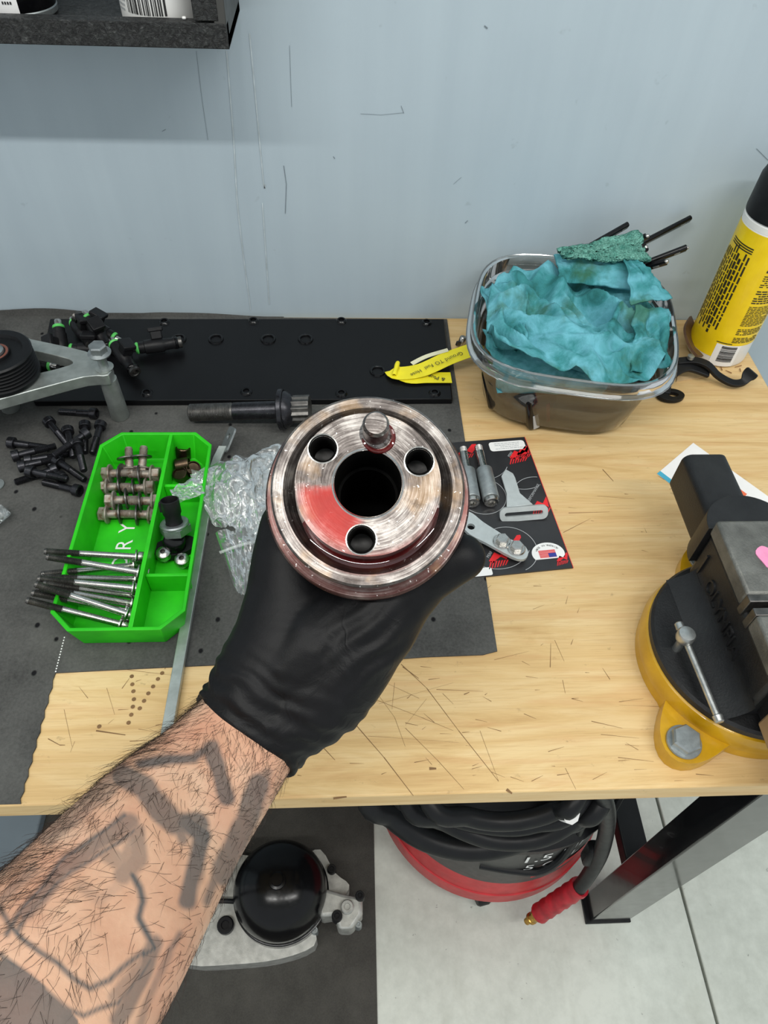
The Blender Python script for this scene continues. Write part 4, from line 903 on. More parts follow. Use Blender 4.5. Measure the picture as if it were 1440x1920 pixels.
MB().box((x + .0034, y - .0025, .0025), (.0075, .0046, .0003)).build('flag_canton', M_['blue_print'], fs_k)
m = MB()
for k, ch in enumerate('MADE IN AMERICA'):
    if ch == ' ': continue
    a = math.radians(152 - k * 8.6); tx = text_mb(ch, .0030); m.add(tx.v, tx.f, Matrix.Translation((x + .0122 * math.cos(a), y + .0098 * math.sin(a), .0022)) @ Matrix.Rotation(a + PI / 2, 4, 'Z'))
m.build('lettering', M_['ink_print'], fs_k, sharp=None)
x, y = cl(898, 1075); MB().plate(orient(rrect(.026, .009, .002, 3, (x, y + .001))), (), .0017, .0020).build('white_sticker', M_['white_print'], card)
for (u, v), rot in (((957, 852), .9), ((1000, 925), .9), ((918, 1040), .9)):
    x, y = cl(u, v); tx = text_mb('PERFORMANCE' if (u, v) == (1000, 925) else 'PERF', .0042); m = MB(); m.add(tx.v, tx.f, Matrix.Translation((x, y, .0019)) @ Matrix.Rotation(rot, 4, 'Z')); m.build('lettering', M_['grey_print'], card, sharp=None)
# stand-off spacers with socket bolts, lying on the card
for k, (hd, tip, lab) in enumerate((((922, 942), (897, 838), 'silver spacer with socket bolt on the card, right of the pair'), ((886, 943), (868, 840), 'silver spacer with socket bolt on the card, half hidden by the pulley'))):
    A = P(*hd, .0105); B = P(*tip, .0105); d = B - A; L = d.length
    o = thing('spacer_bolt', lab, 'spacer', frame(A, d, (0, 0, 1)), 'spacers on the black card')
    MB().lathe([(.0036, .0), (.0068, 0), (.0074, -.0008), (.0074, -.004), (.0066, -.0046), (.0040, -.0046), (.0036, -.001), (0, -.001)], 24, Matrix.Translation((0, 0, .004))).build('head', M_['steel'], o)
    MB().lathe([(.0050, .004), (.0082, .0045), (.0086, .0052), (.0086, L * .56), (.0082, L * .565), (.004, L * .565)], 28).build('sleeve', M_['zinc'], o)
    MB().lathe([(.0044, L * .55), (.0044, L * .9)] + threaded(.0044, L * .9, L) + [(0, L)], 16).build('shank', M_['steel'], o, sharp=50)
# T-shaped bracket
o = thing('slotted_bracket', 'silver T-shaped bracket with slotted foot lying on the black card', 'bracket', Matrix.Translation((0, 0, 0)))
pts = [P(*p, .006) for p in ((948, 880), (940, 893), (950, 926), (950, 952), (999, 946), (975, 925), (966, 896), (962, 888))]
MB().plate(orient([(p.x, p.y) for p in pts]), (), BZ + .004, BZ + .0065).build('blade', M_['plate_silver'], o, bevel=.0004)
a = P(952, 972, .008); b = P(1014, 964, .008); L = (b - a).length; Mf = frame((a + b) / 2 + Vector((0, .004, .0)), (0, -.85, .52), b - a)
MB().plate(orient(rrect(L + .014, .0150, .006, 6)), [orient(rrect(L + .004, .0045, .0022, 4))], -.0015, .0015, Mf).build('slotted_foot', M_['plate_silver'], o)
# lever bracket with two bolts
o = thing('lever_bracket', 'flat silver lever plate with two hex bolts near the gloved thumb', 'bracket', Matrix.Translation((0, 0, 0)))
pts = [P(*p, .010) for p in ((868, 960), (862, 980), (880, 1003), (912, 1020), (960, 1046), (982, 1050), (990, 1038), (980, 1022), (955, 1012), (930, 996), (905, 980), (885, 964))]
hl = P(883, 989, .010)
MB().plate(orient([(p.x, p.y) for p in smooth_path(pts, 3, True)]), [orient(circle((hl.x, hl.y), .0038, 20))], BZ + .008, BZ + .0115).build('lever_plate', M_['plate_silver'], o)
for u, v in ((941, 1016), (968, 1029)):
    p = P(u, v, .0115); bb = MB().lathe([(0, 0), (.0085, 0), (.0088, .001), (.0080, .002), (0, .002)], 24, Matrix.Translation(p)).build('bolt', M_['steel'], o)
    MB().lathe([(0, .0018), (.0062, .0018), (.0062, .0062), (.0054, .0070), (0, .0070)], 6, Matrix.Translation(p)).build('bolt_head', M_['steel'], bb, sharp=20)
    MB().rod(p - Vector((0, 0, .009)), p, .0032).build('bolt_shank', M_['steel'], bb)
# ------------------------------------------------------------------ clear tub of rags
TC = Vector((.2475, .474, BZ + .0004)); TR = math.radians(-12)
def sq(a, r, e=3.4):
    c, s = math.cos(a), math.sin(a); k = (abs(c) ** e + abs(s) ** e) ** (-1 / e); return r * k * c, r * k * s
def sqring(rx, ry, z, n=72, e=3.4):
    o = []
    for i in range(n):
        x, y = sq(2 * PI * i / n, 1, e); x *= rx; y *= ry; o.append(Vector((TC.x + x * math.cos(TR) - y * math.sin(TR), TC.y + x * math.sin(TR) + y * math.cos(TR), TC.z + z)))
    return o
def sqloft(rings):
    n = len(rings[0]); m = MB(); m.add([p for r in rings for p in r], [(k * n + i, k * n + (i + 1) % n, (k + 1) * n + (i + 1) % n, (k + 1) * n + i) for k in range(len(rings) - 1) for i in range(n)]); return m
HB = .098; KX, KY = 1.045, 1.07
tub = thing('plastic_tub', 'clear plastic tub full of teal rags and black parts near the wall', 'tub', Matrix.Translation((0, 0, 0)))
prof = [(.001, .0), (.060, .0), (.074, .002), (.082, .010), (.090, .050), (.0965, .082), (.0990, .0835), (.1000, .090), (.1005, HB)]
m = sqloft([sqring(r * KX, r * KY, z) for r, z in prof]); m.build('tub_wall', M_['tub'], tub, sharp=50)
m = sqloft([sqring(r * KX, r * KY, z) for r, z in ((.1005, HB - .001), (.1035, HB + .0006), (.1050, HB - .0016), (.1050, HB - .012), (.1075, HB - .0135), (.1080, HB - .0155), (.1050, HB - .0160), (.099, HB - .015))]); m.build('tub_rim', M_['tub'], tub, sharp=40)
rimt = sqring(.1040 * KX, .1040 * KY, HB + .0008); MB().tube(rimt, .0010, 6, closed=True).build('rim_bead', mat_clear('tub_bead', (.86, .88, .88, 1), .5, .08, .06), tub)
rimt = sqring(.1078 * KX, .1078 * KY, HB - .0148); MB().tube(rimt, .0009, 6, closed=True).build('rim_bead', bpy.data.materials['tub_bead'], tub)
o = sqloft([sqring(r * KX, r * KY, z) for r, z in ((.001, .0015), (.058, .0015), (.072, .0035), (.080, .011), (.0862, .042), (.0860, .0425), (.001, .0425))]).build('brown_fill', mat_clear('brown_fill', (.62, .55, .45, 1), .1, .1, .10, (.12, .10, .075, 1)), None, sharp=50)  # translucent brown body filling the lower part of the tub
tag(o, 'translucent brown fill in the bottom of the clear tub', 'fluid')
# rags
def ridged(x, y, s, o): return 1 - abs(noise.noise(Vector((x * s, y * s, o)))) * 2
def ragfn(cx, cy, rx, ry, z0, amp, seed, rot=0, e=2.6, tilt=(0, 0)):
    def fn(u, v):
        a = 2 * PI * u; r = v
        x, y = sq(a, 1, e); x *= rx * r; y *= ry * r
        X_ = cx + x * math.cos(rot) - y * math.sin(rot); Y_ = cy + x * math.sin(rot) + y * math.cos(rot)
        wx = X_ + .02 * noise.noise(Vector((X_ * 18, Y_ * 18, seed))); wy = Y_ + .02 * noise.noise(Vector((X_ * 18, Y_ * 18, seed + 5)))
        h = amp * (.62 * ridged(wx, wy, 13, seed) + .36 * ridged(wx + wy * .3, wy, 30, seed + 2) + .12 * noise.noise(Vector((wx * 60, wy * 60, seed)))) - amp * .35
        z = z0 + h + tilt[0] * x + tilt[1] * y - .02 * max(0, r - .8) * 5 * abs(noise.noise(Vector((math.cos(a) * 2, math.sin(a) * 2, seed))))
        return Vector((X_, Y_, z))
    return fn
def cloth(name, fn, nu, nv, mat, label, th=.0014, closed=True):
    o = MB().grid(fn, nu, nv, closed).build(name, mat, None, sharp=None)
    sm = o.modifiers.new('solid', 'SOLIDIFY'); sm.thickness = th; sm.offset = 0
    o.data.polygons.foreach_set('use_smooth', [True] * len(o.data.polygons))
    return tag(o, label, 'rag', 'teal rags in the tub')
cloth('shop_rag', ragfn(TC.x + .001, TC.y - .006, .096, .095, BZ + .0865, .050, 3.1, TR, 3.0), 130, 60, M_['rag'], 'big crumpled teal rag filling the clear tub')
def flat_rag(corners, seed, amp=.005):
    def fn(u, v):
        p = corners[0].lerp(corners[1], u).lerp(corners[3].lerp(corners[2], u), v)
        n = Vector((0, -.45, .9)); return p + n * (amp * noise.noise(Vector((u * 3.2, v * 3.2, seed))) + amp * .6 * abs(noise.noise(Vector((u * 8, v * 7, seed + 4))))) + Vector((.004 * noise.noise(Vector((v * 5, seed, 1))), .003 * noise.noise(Vector((u * 5, seed, 6))), 0))
    return fn
zr = .108
cloth('shop_rag', flat_rag([P(1040, 478, .128), P(1180, 470, .130), P(1200, 545, zr), P(1048, 528, zr)], 1.7), 40, 30, M_['rag'], 'folded teal rag standing up at the back of the tub', .003, False)
cloth('terry_rag', flat_rag([P(1045, 470, .136), P(1195, 435, .146), P(1216, 492, .128), P(1062, 486, .130)], 5.1, .006), 40, 24, M_['terry'], 'fluffy teal terry rag on top, against the wall by the black pens', .006, False)
cloth('shop_rag', flat_rag([P(1168, 474, .132), P(1216, 506, .128), P(1262, 562, .116), P(1186, 570, .116)], 8.3, .006), 30, 30, M_['rag'], 'triangular teal rag flap hanging toward the yellow can', .0016, False)
cloth('shop_rag', flat_rag([P(902, 536, .094), P(985, 528, .100), P(985, 660, .088), P(925, 655, .080)], 11.7, .012), 40, 36, M_['rag'], 'dark green-stained teal rag at the left rim of the tub', .0016, False)
cloth('shop_rag', flat_rag([P(905, 618, .086), P(1150, 690, .093), P(1130, 742, .062), P(935, 735, .050)], 15.2, .007), 40, 30, M_['rag'], 'smooth light teal rag pressed against the front wall of the tub', .0016, False)
cloth('shop_rag', flat_rag([P(1190, 575, .112), P(1255, 585, .106), P(1250, 690, .085), P(1180, 700, .090)], 19.2, .009), 30, 30, M_['rag'], 'ragged teal cloth edge at the right rim of the tub', .0016, False)
# black parts inside the tub
def inside(u, v, z): return P(u, v, z)
A = P(1010, 760, .030); o = thing('ignition_coil', 'black coil body with grey label seen through the front of the tub', 'coil', frame(A, (-.25, -.1, 1), (1, .35, 0)))
MB().box((0, 0, 0), (.036, .020, .050)).build('coil_body', M_['black_gloss'], o, bevel=.004); MB().box((-.009, -.0103, -.012), (.007, .0006, .022)).build('grey_label', M_['grey_print'], o)
MB().box((.006, -.0103, -.006), (.004, .0006, .030)).build('red_label', M_['red_wrap'], o)
A = P(940, 725, .034); o = thing('ignition_coil', 'black coil body with red dot behind the left wall of the tub', 'coil', frame(A, (-.3, .35, 1), (1, -.6, 0)))
MB().box((0, 0, 0), (.034, .022, .048)).build('coil_body', M_['black_gloss'], o, bevel=.004); MB().lathe([(0, .0015), (.003, .001), (.0034, 0)], 12, frame((.006, -.011, .004), (0, -1, 0))).build('red_button', M_['red_wrap'], o)
# slim black probes sticking out of the tub
PR = [((1218, 441), (1170, 462), .146, 'short black probe tip just above the terry rag'), ((1297, 408), (1200, 458), .146, 'black probe reaching highest to the right above the tub'),
      ((1291, 463), (1205, 496), .138, 'black probe pointing right in the middle of the bunch'), ((1254, 489), (1200, 505), .132, 'lowest black probe of the bunch above the tub rim'), ((1213, 462), (1190, 474), .140, 'stubby black probe end with bright tip beside the terry rag'), ((1178, 421), (1085, 474), .150, 'black probe leaning left over the tub rim, nearest the wall')]
p0 = None
for (a, b, z, lab) in PR:
    A = P(*a, z); A.y = min(A.y, YW - .006); B = P(*b, z - .018); d = B - A; d = d.normalized() * .11
    M = frame(A, d, (0, -.6, 1)) @ Matrix.Diagonal((1, 1, .62 if a[0] == 1178 else 1, 1))
    if p0 is None:
        p0 = thing('slim_probe', lab, 'probe', M, 'black probes in the tub')
        MB().plate(orient(rrect(.0104, .0056, .0024, 3)), (), .003, .11).build('shaft', M_['black_gloss'], p0, bevel=.0005)
        MB().lathe([(0, 0), (.0018, .0004), (.0024, .0020), (.0024, .0040)], 14).build('tip', M_['steel'], p0)
        MB().box((.0, .0, .014), (.0038, .0062, .0070)).build('window', M_['zinc'], p0, bevel=.0004)
    else: dup(p0, M, lab)
# yellow tape flags with handwriting
def tape(pts, w_, lean=0):
    m = MB(); n = len(pts); vv = []
    for k, p in enumerate(pts):
        t = (pts[min(k + 1, n - 1)] - pts[max(k - 1, 0)]).normalized(); s = Vector((-t.y, t.x, lean)).normalized()
        vv += [p - s * w_ / 2, p + s * w_ / 2]
    m.add(vv, [(2 * k, 2 * k + 1, 2 * k + 3, 2 * k + 2) for k in range(n - 1)]); return m
tape_o = thing('tape_flag', 'yellow tape flag with handwriting, folded over the corner of the cover panel', 'tape', Matrix.Translation((0, 0, 0)))
zp = ZM + .0095
def solid(o, th=.0005): s = o.modifiers.new('solid', 'SOLIDIFY'); s.thickness = th; s.offset = 0; return o
upper = smooth_path([P(738, 694, zp + .001), P(748, 700, zp + .003), P(790, 694, zp + .004), P(840, 672, zp + .010), P(885, 656, zp + .016), P(905, 652, .028)], 5)
solid(tape(upper, .0225).build('tape_strip', M_['yellow_tape'], tape_o, sharp=None))
lower = smooth_path([P(736, 692, zp + .002), P(765, 708, zp + .0015), P(800, 708, zp + .001), P(846, 708, zp + .0006)], 5)
solid(tape(lower, .0185).build('tape_strip', M_['yellow_tape'], tape_o, sharp=None))
back = smooth_path([P(772, 682, zp + .004), P(800, 668, zp + .007), P(840, 656, zp + .012)], 5)
solid(tape(back, .006).build('tape_back', M_['tape_back'], tape_o, sharp=None))
solid(MB().tube(smooth_path([P(739, 704, zp + .004), P(742, 692, zp + .005), P(746, 680, zp + .004)], 5), [.0024 + .0003 * math.sin(k) for k in range(11)], 12, caps=False).build('tape_curl', M_['yellow_tape'], tape_o, sharp=None))
end = smooth_path([P(905, 652, .028), P(918, 660, .034), P(926, 672, .040), P(922, 692, .030)], 5)
solid(tape(end, .017, .4).build('tape_strip', M_['yellow_tape'], tape_o, sharp=None))
for txt, (u, v), (u2, v2), sz, z in (('Ground', (866, 662), (836, 674), .0078, .0145), ('TO', (828, 677), (818, 681), .0078, .0105), ('Fuel', (812, 684), (796, 690), .0070, .0075), ('Hose', (790, 694), (770, 703), .0070, .0055), ('& Plug', (838, 712), (800, 704), .0078, .0022)):
    a = P(u, v, zp + z); b = P(u2, v2, zp + z); c = (a + b) / 2; tx = text_mb(txt, sz); m = MB(); m.add(tx.v, tx.f, frame(c, (0, -.1, 1), (b - a))); m.build('handwriting', M_['ink_print'], tape_o, sharp=None)
c = P(866, 641, .006); o = thing('clip_pin', 'small shiny metal clip standing beside the yellow tape', 'clip', frame(c, (.25, .15, 1), (1, .4, 0)))
MB().lathe([(0, -.005), (.0042, -.005), (.0046, -.004), (.0046, .006), (.0038, .0072), (0, .0074)], 20).build('clip_body', M_['steel'], o); MB().box((-.005, -.002, -.001), (.008, .003, .006)).build('clip_tab', M_['steel_dark'], o, bevel=.0006)
# ------------------------------------------------------------------ yellow spray can
CX, CY, CRr = .466, .5395, .036
can = thing('spray_can', 'yellow and white spray can with black cap, standing right of the tub', 'can', Matrix.Translation((CX, CY, BZ)))
MB().lathe([(0, .0006), (.030, .0006), (.033, .0), (.0352, .002), (CRr, .005), (CRr, .172), (.0345, .178), (.0, .184)], 64).build('can_body', M_['white_plastic'], can)
fa_ = math.radians(252)                        # direction the bar-code panel faces
def wrap(x, z, r): a = fa_ + x / CRr; return Vector((r * math.cos(a), r * math.sin(a), z))
def cyl_patch(x0, x1, z0, z1, r, n=10):
    m = MB(); vv = []
    for i in range(n + 1):
        x = x0 + (x1 - x0) * i / n; vv += [wrap(x, z0, r), wrap(x, z1, r)]
    m.add(vv, [(2 * i, 2 * i + 2, 2 * i + 3, 2 * i + 1) for i in range(n)]); return m
lab = cyl_patch(-.113, .113, .034, .170, CRr + .0003, 96)
lab.v += cyl_patch(-.113, -.0105, .014, .034, CRr + .0003, 48).v; k0 = 97 * 2
lab.f += [(k0 + 2 * i, k0 + 2 * i + 2, k0 + 2 * i + 3, k0 + 2 * i + 1) for i in range(48)]
lab.build('label', M_['can_label'], can, sharp=None)
m = MB(); rr = random.Random(11); x = -.004
bw = MB()
for k in range(16):
    z = .010 + k * .00145; t_ = rr.uniform(.0005, .0013); q2 = cyl_patch(-.0035, .0145, z, z + t_, CRr + .0007, 6); m.add(q2.v, q2.f)
m.build('bar_code', M_['ink_print'], can, sharp=None)
m = MB(); z = .146                              # fine print: rows of word-length marks
for rowz, sz, dens in [(.143, .0042, .9), (.137, .0030, .9), (.132, .0030, .9)] + [(.127 - .0026 * k, .0012, .95) for k in range(6)] + [(.108 - .0030 * k, .0016, .95) for k in range(6)] + [(.088 - .0021 * k, .0010, .97) for k in range(13)] + [(.057 - .0023 * k, .0012, .95) for k in range(4)] + [(.045 - .0021 * k, .0011, .95) for k in range(4)]:
    x = .004
    while x < .036:
        wl = rr.uniform(.002, .0065) * (1.3 if sz > .002 else 1)
        if rr.random() < dens: q2 = cyl_patch(x, min(.038, x + wl), rowz, rowz + sz, CRr + .0006, 2); m.add(q2.v, q2.f)
        x += wl + .0009
q2 = cyl_patch(-.012, .006, .0356, .0368, CRr + .0006, 3); m.add(q2.v, q2.f)
for col in range(10):                           # sideways block of writing on the left of the label
    xx = -.018 - col * .0042; z = .040 + rr.uniform(0, .012)
    while z < .146 - rr.uniform(0, .016):
        hl_ = rr.uniform(.003, .012); q2 = cyl_patch(xx, xx - .0021 - (.001 if col in (2, 3) else 0), z, min(.150, z + hl_), CRr + .0006, 2); m.add(q2.v, [tuple(reversed(f)) for f in q2.f]); z += hl_ + .0016
for k in range(3): q2 = cyl_patch(-.050, -.018, .147 + k * .0026, .1484 + k * .0026, CRr + .0006, 8); m.add(q2.v, q2.f)
m.build('label_print', M_['black_print'], can, sharp=None)
m = cyl_patch(-.0105, .0185, .0035, .034, CRr + .0004, 12); m.build('white_panel', M_['white_print'], can, sharp=None)
MB().lathe([(.034, .170), (.0362, .172), (.0362, .178), (.033, .181)], 64).build('white_collar', M_['white_plastic'], can)
cap = MB().lathe([(.0352, .180), (.0362, .1805), (.0366, .184), (.0356, .218), (.0335, .2245), (.029, .2275), (.012, .2275), (.010, .2240), (0, .2240)], 64).build('cap', M_['black_plastic'], can)
MB().box((-.014, -.008, .2276), (.004, .013, .0010), Matrix.Rotation(.3, 4, 'Z')).build('cap_slot', M_['ink_print'], cap); MB().tube(smooth_path([(-.030, -.022, .206), (-.022, -.030, .209), (-.010, -.0355, .206)], 5), .0013, 8).build('cap_groove', M_['ink_print'], cap)
# ------------------------------------------------------------------ black brackets and scraps behind the tub
def strap(pts, w_, th, ups):
    m = MB(); vv = []; n = len(pts)
    for k, p in enumerate(pts):
        t = (pts[min(k + 1, n - 1)] - pts[max(k - 1, 0)]).normalized(); u_ = Vector(ups[min(k, len(ups) - 1)] if isinstance(ups[0], (tuple, list)) else ups); s = t.cross(u_).normalized(); u2 = s.cross(t).normalized()
        ww = w_[k] if isinstance(w_, (list, tuple)) else w_
        vv += [p - s * ww / 2 - u2 * th / 2, p + s * ww / 2 - u2 * th / 2, p + s * ww / 2 + u2 * th / 2, p - s * ww / 2 + u2 * th / 2]
    m.add(vv, [(4 * k + i, 4 * k + (i + 1) % 4, 4 * (k + 1) + (i + 1) % 4, 4 * (k + 1) + i) for k in range(n - 1) for i in range(4)] + [(3, 2, 1, 0), tuple(range(4 * n - 4, 4 * n))]); return m
o = thing('hook_bracket', 'bent black steel strap with flared flat tip in front of the yellow can', 'bracket', Matrix.Translation((0, 0, 0)))
pts = smooth_path([P(1270, 678, .022), P(1300, 676, .024), P(1326, 684, .024), P(1346, 704, .014), P(1372, 718, .009), P(1392, 717, .010), P(1402, 706, .016), P(1412, 696, .023)], 5)
wd = [.009] * (len(pts) - 9) + [.010, .011, .013, .015, .016, .0165, .0165, .016, .014]
strap(pts, wd, .0045, (0, -.25, 1)).build('strap_body', M_['black_satin'], o, recalc=True, bevel=.0012)
MB().lathe([(0, 0), (.004, 0), (.004, .004), (0, .005)], 12, Matrix.Translation(P(1294, 672, .027))).build('stud', M_['zinc'], o)
o = thing('eyelet_bracket', 'black steel bracket with round eyelet beside the front of the tub', 'bracket', Matrix.Translation((0, 0, 0)))
c = P(1257, 742, .004)
MB().plate(orient([(c.x + .0135 * math.cos(a) * 1.2, c.y + .0105 * math.sin(a)) for a in [2 * PI * i / 28 for i in range(28)]]), [orient([(c.x + .003 + .0055 * math.cos(a) * 1.1, c.y + .0040 * math.sin(a)) for a in [2 * PI * i / 20 for i in range(20)]])], BZ + .002, BZ + .0065).build('eyelet', M_['black_satin'], o, bevel=.001)
strap(smooth_path([P(1246, 738, .005), P(1250, 716, .010), P(1262, 700, .016), P(1290, 688, .018), P(1330, 700, .014)], 5), .0125, .005, (0, -.3, 1)).build('arm', M_['black_satin'], o, recalc=True, bevel=.0012)
o = MB(); pts = smooth_path([P(1300, 606, .020), P(1290, 625, .022), P(1296, 648, .020), P(1312, 668, .016)], 5)
tag(strap(pts, .020, .003, (.6, -.3, .6)).build('brown_strap', M_['brown_leather'], None, recalc=True), 'dark brown curled strip tucked behind the tub against the can', 'strip')
a = [P(*p, .0006) for p in ((1268, 716), (1330, 706), (1326, 690), (1272, 694))]
tag(MB().plate(orient([(p.x, p.y) for p in a]), (), BZ + .0002, BZ + .0016).build('cardboard_scrap', M_['card_board']), 'tan cardboard scrap lying under the black brackets', 'cardboard')
for k, (u, v, s) in enumerate(((1340, 692, .7), (1352, 689, 1), (1366, 697, .8), (1384, 687, 1), (1388, 694, .6))):
    c = P(u, v, .0014); a = .5 + k; tag(MB().rod(c - Vector((math.cos(a), math.sin(a), 0)) * .005 * s, c + Vector((math.cos(a), math.sin(a), .1)) * .005 * s, .0007, .0004, 6).build('wood_splinter', basic('splinter%d' % k, srgb(150, 110, 66), .7)), 'tiny wood splinter on the bench in front of the spray can', 'splinter', 'splinters by the can')
# ------------------------------------------------------------------ papers under the vise
a = P(1300, 830, .0008); b = P(1232, 888, .0008); e1 = (b - a); e2 = P(1440, 930, .0008) - a
o = thing('paper_sheet', 'white printed sheet with blue corner sticking out from under the vise', 'paper', Matrix.Translation((0, 0, 0)))
e2 = e2.normalized() * .16; q4 = [a, b, b + e2, a + e2]
MB().plate(orient([(p.x, p.y) for p in q4]), (), BZ + .0002, BZ + .0006).build('sheet', M_['paper'], o)
n1 = e1.normalized(); n2 = e2.normalized()
def pq(s, t, w_, h): p = a + n1 * s + n2 * t; return [(x.x, x.y) for x in (p, p + n1 * w_, p + n1 * w_ + n2 * h, p + n2 * h)]
L1 = e1.length
MB().plate(orient(pq(L1 - .006, 0, .006, .1)), (), BZ + .0006, BZ + .0008).build('blue_print', M_['teal_print'], o)
MB().plate(orient(pq(.016, .05, .012, .03)), (), BZ + .0006, BZ + .0008).build('orange_print', M_['orange_print'], o)
# ------------------------------------------------------------------ bench vise
vx, vy = .335, .104
vise = thing('bench_vise', 'black bench vise on yellow swivel base bolted to the bench', 'vise', Matrix.Translation((0, 0, BZ)))
# yellow base: ring with bolt lugs
bl = [(.2625, .0295), (.4075, .0295), (.335, .204)]
def base_outline(r):
    o = []
    for i in range(120):
        a = 2 * PI * i / 120; best = r
        for bx, by in bl:
            d = math.atan2(by - vy, bx - vx); L = math.hypot(bx - vx, by - vy); da = abs((a - d + PI) % (2 * PI) - PI)
            lug = (L + .017) * math.exp(-(da / .17) ** 2.6); best = max(best, r * (1 - math.exp(-(da / .3) ** 2)) * 0 + lug if lug > r else best)
            if da < .75: best = max(best, r + (L + .017 - r) * max(0, math.cos(min(1, da / .34) * PI / 2)) ** 1.1)
        o.append((vx + best * math.cos(a), vy + best * math.sin(a)))
    return o
bo = MB(); o1 = base_outline(.084); o2 = base_outline(.0835)
bo.plate(o1, (), .0002, .016); bo.build('swivel_base', M_['yellow'], vise, bevel=.003, seg=3)
MB().lathe([(.085, .012), (.086, .020), (.0835, .030), (.080, .032), (.05, .032)], 72, Matrix.Translation((vx, vy, 0))).build('base_ring', M_['yellow'], vise)
for bx, by in bl:
    b0 = MB().lathe([(0, .016), (.0135, .016), (.0140, .017), (.0135, .0185), (0, .0185)], 28, Matrix.Translation((bx, by, 0))).build('bolt_washer', M_['zinc'], vise)
    MB().lathe([(0, .0185), (.0118, .0185), (.0118, .0245), (.0104, .026), (0, .0262)], 6, Matrix.Translation((bx, by, 0)), .3).build('bolt_head', M_['zinc'], b0, sharp=20)
MB().lathe([(0, .030), (.080, .030), (.0822, .032), (.0822, .038), (.080, .0405), (.045, .0412), (0, .0412)], 80, Matrix.Translation((vx, vy, 0))).build('swivel_disc', M_['vise_black'], vise)
# fixed body
MB().plate(orient([(vx - .033, .040), (vx + .033, .040), (vx + .033, .176), (vx - .033, .176)]), (), .040, .096).build('fixed_body', M_['vise_black'], vise, bevel=.004)
m = MB().plate(orient([(.06, .040), (.06, .052), (.024 + .012, .064), (.036, .080), (-.036 + 0, .080), (-.036, .064), (-.06, .052), (-.06, .040)]), (), 0, .11, frame((vx, .055, 0), (0, 1, 0), (1, 0, 0)))
m2 = MB(); m2.grid(lambda u, v: Vector((vx - .033 - .022 * (1 - v) ** 2.2, .036 + u * .13, .040 + .024 * v)), 2, 10); m2.build('body_fillet', M_['vise_black'], vise)
# half round anvil at the back
hr_ = [(vx + .037 * math.cos(a), .176 + .036 * math.sin(a)) for a in [PI * i / 24 for i in range(25)]]
MB().plate(orient(hr_), (), .055, .1015).build('anvil_round', M_['vise_black'], vise, bevel=.003, sharp=40)
# slide bar
MB().plate(orient(rrect(.042, .046, .008, 5, (0, .0665))), (), 0, .25, frame((vx - .003, .272, 0), (0, -1, 0), (1, 0, 0)) @ Matrix.Rotation(0, 4, 'Z')).build('slide_bar', M_['vise_black'], vise, bevel=.002, sharp=40)
# jaws
MB().box((vx, .1405, .104), (.070, .071, .017)).build('fixed_jaw', M_['vise_worn'], vise, bevel=.0025)
MB().box((vx, .1025, .101), (.069, .007, .020)).build('jaw_plate', M_['steel_dark'], vise, bevel=.0008)
MB().box((vx, .0905, .101), (.069, .007, .020)).build('jaw_plate', M_['steel_dark'], vise, bevel=.0008)
MB().box((vx, .066, .1035), (.070, .042, .018)).build('moving_jaw', M_['vise_worn'], vise, bevel=.0025)
MB().plate(orient([(-.033, .050), (.033, .050), (.035, .1), (-.035, .1)]), (), 0, .062, frame((vx, .087, 0), (0, -1, 0), (-1, 0, 0))).build('moving_body', M_['vise_black'], vise, bevel=.003)
MB().box((vx + .002, .004, .078), (.064, .050, .050)).build('screw_housing', basic('housing_lit_tan', srgb(150, 122, 88), .5, .1, .1, 60), vise, bevel=.002)  # tan stands for reflected light on the jaw front, put into the colour
MB().rod((vx, -.022, .070), (vx, -.05, .070), .013, .013, 24, .002).build('screw_end', M_['handle_metal'], vise)
MB().lathe([(0, 0), (.012, 0), (.012, .0013), (0, .0015)], 20, Matrix.Translation((.376, .128, .1126))).build('pink_mark', M_['pink_paint'], vise)
c = P(1438, 1045, .1128); MB().plate(orient([(c.x + .007 * math.cos(a) * (1 + .2 * math.sin(3 * a)), c.y + .011 * math.sin(a)) for a in [2 * PI * i / 20 for i in range(20)]]), (), .1125, .1131).build('pink_mark', M_['pink_paint'], vise)
# raised lettering on the left face, framed by a bar
tx = text_mb('OLYMPIA', .022, .0011); m = MB(); m.add(tx.v, tx.f, frame((vx - .0336, .112, .066), (-1, 0, 0), (0, -1, 0)) @ Matrix.Diagonal((.78, 1, 1, 1)))
m.build('raised_lettering', M_['vise_black'], vise, sharp=40)
MB().box((vx - .0338, .1625, .068), (.0022, .0022, .026)).build('letter_frame', M_['vise_black'], vise)
MB().box((vx - .0338, .1565, .0555), (.0022, .0140, .0022)).build('letter_frame', M_['vise_black'], vise)
# swivel lock handle
kn = P(1286, 1192, .062); vise_l = lambda p: Vector((p.x, p.y, p.z - BZ))
kb = vise_l(kn)
MB().lathe([(.0036, -.022), (.0036, -.005), (.0066, -.005), (.0072, -.0035), (.0072, .0025), (.0064, .0040), (.003, .0046), (0, .0048)], 28, Matrix.Translation(kb)).build('lock_knob', M_['handle_metal'], vise)
h0 = vise_l(P(1277, 1180, .056)); h1 = vise_l(P(1346, 1345, .050))
lh = MB().rod(h0, h1, .0028, .0028, 16).build('lock_handle', M_['handle_metal'], vise)
dd = (h1 - h0).normalized(); MB().rod(h1 - dd * .002, h1 + dd * .004, .0040, .0037, 16, .0008).build('handle_cap', M_['handle_metal'], lh); MB().rod(h0 - dd * .006, h0 + dd * .001, .0036, .0040, 16, .0008).build('handle_cap', M_['handle_metal'], lh)
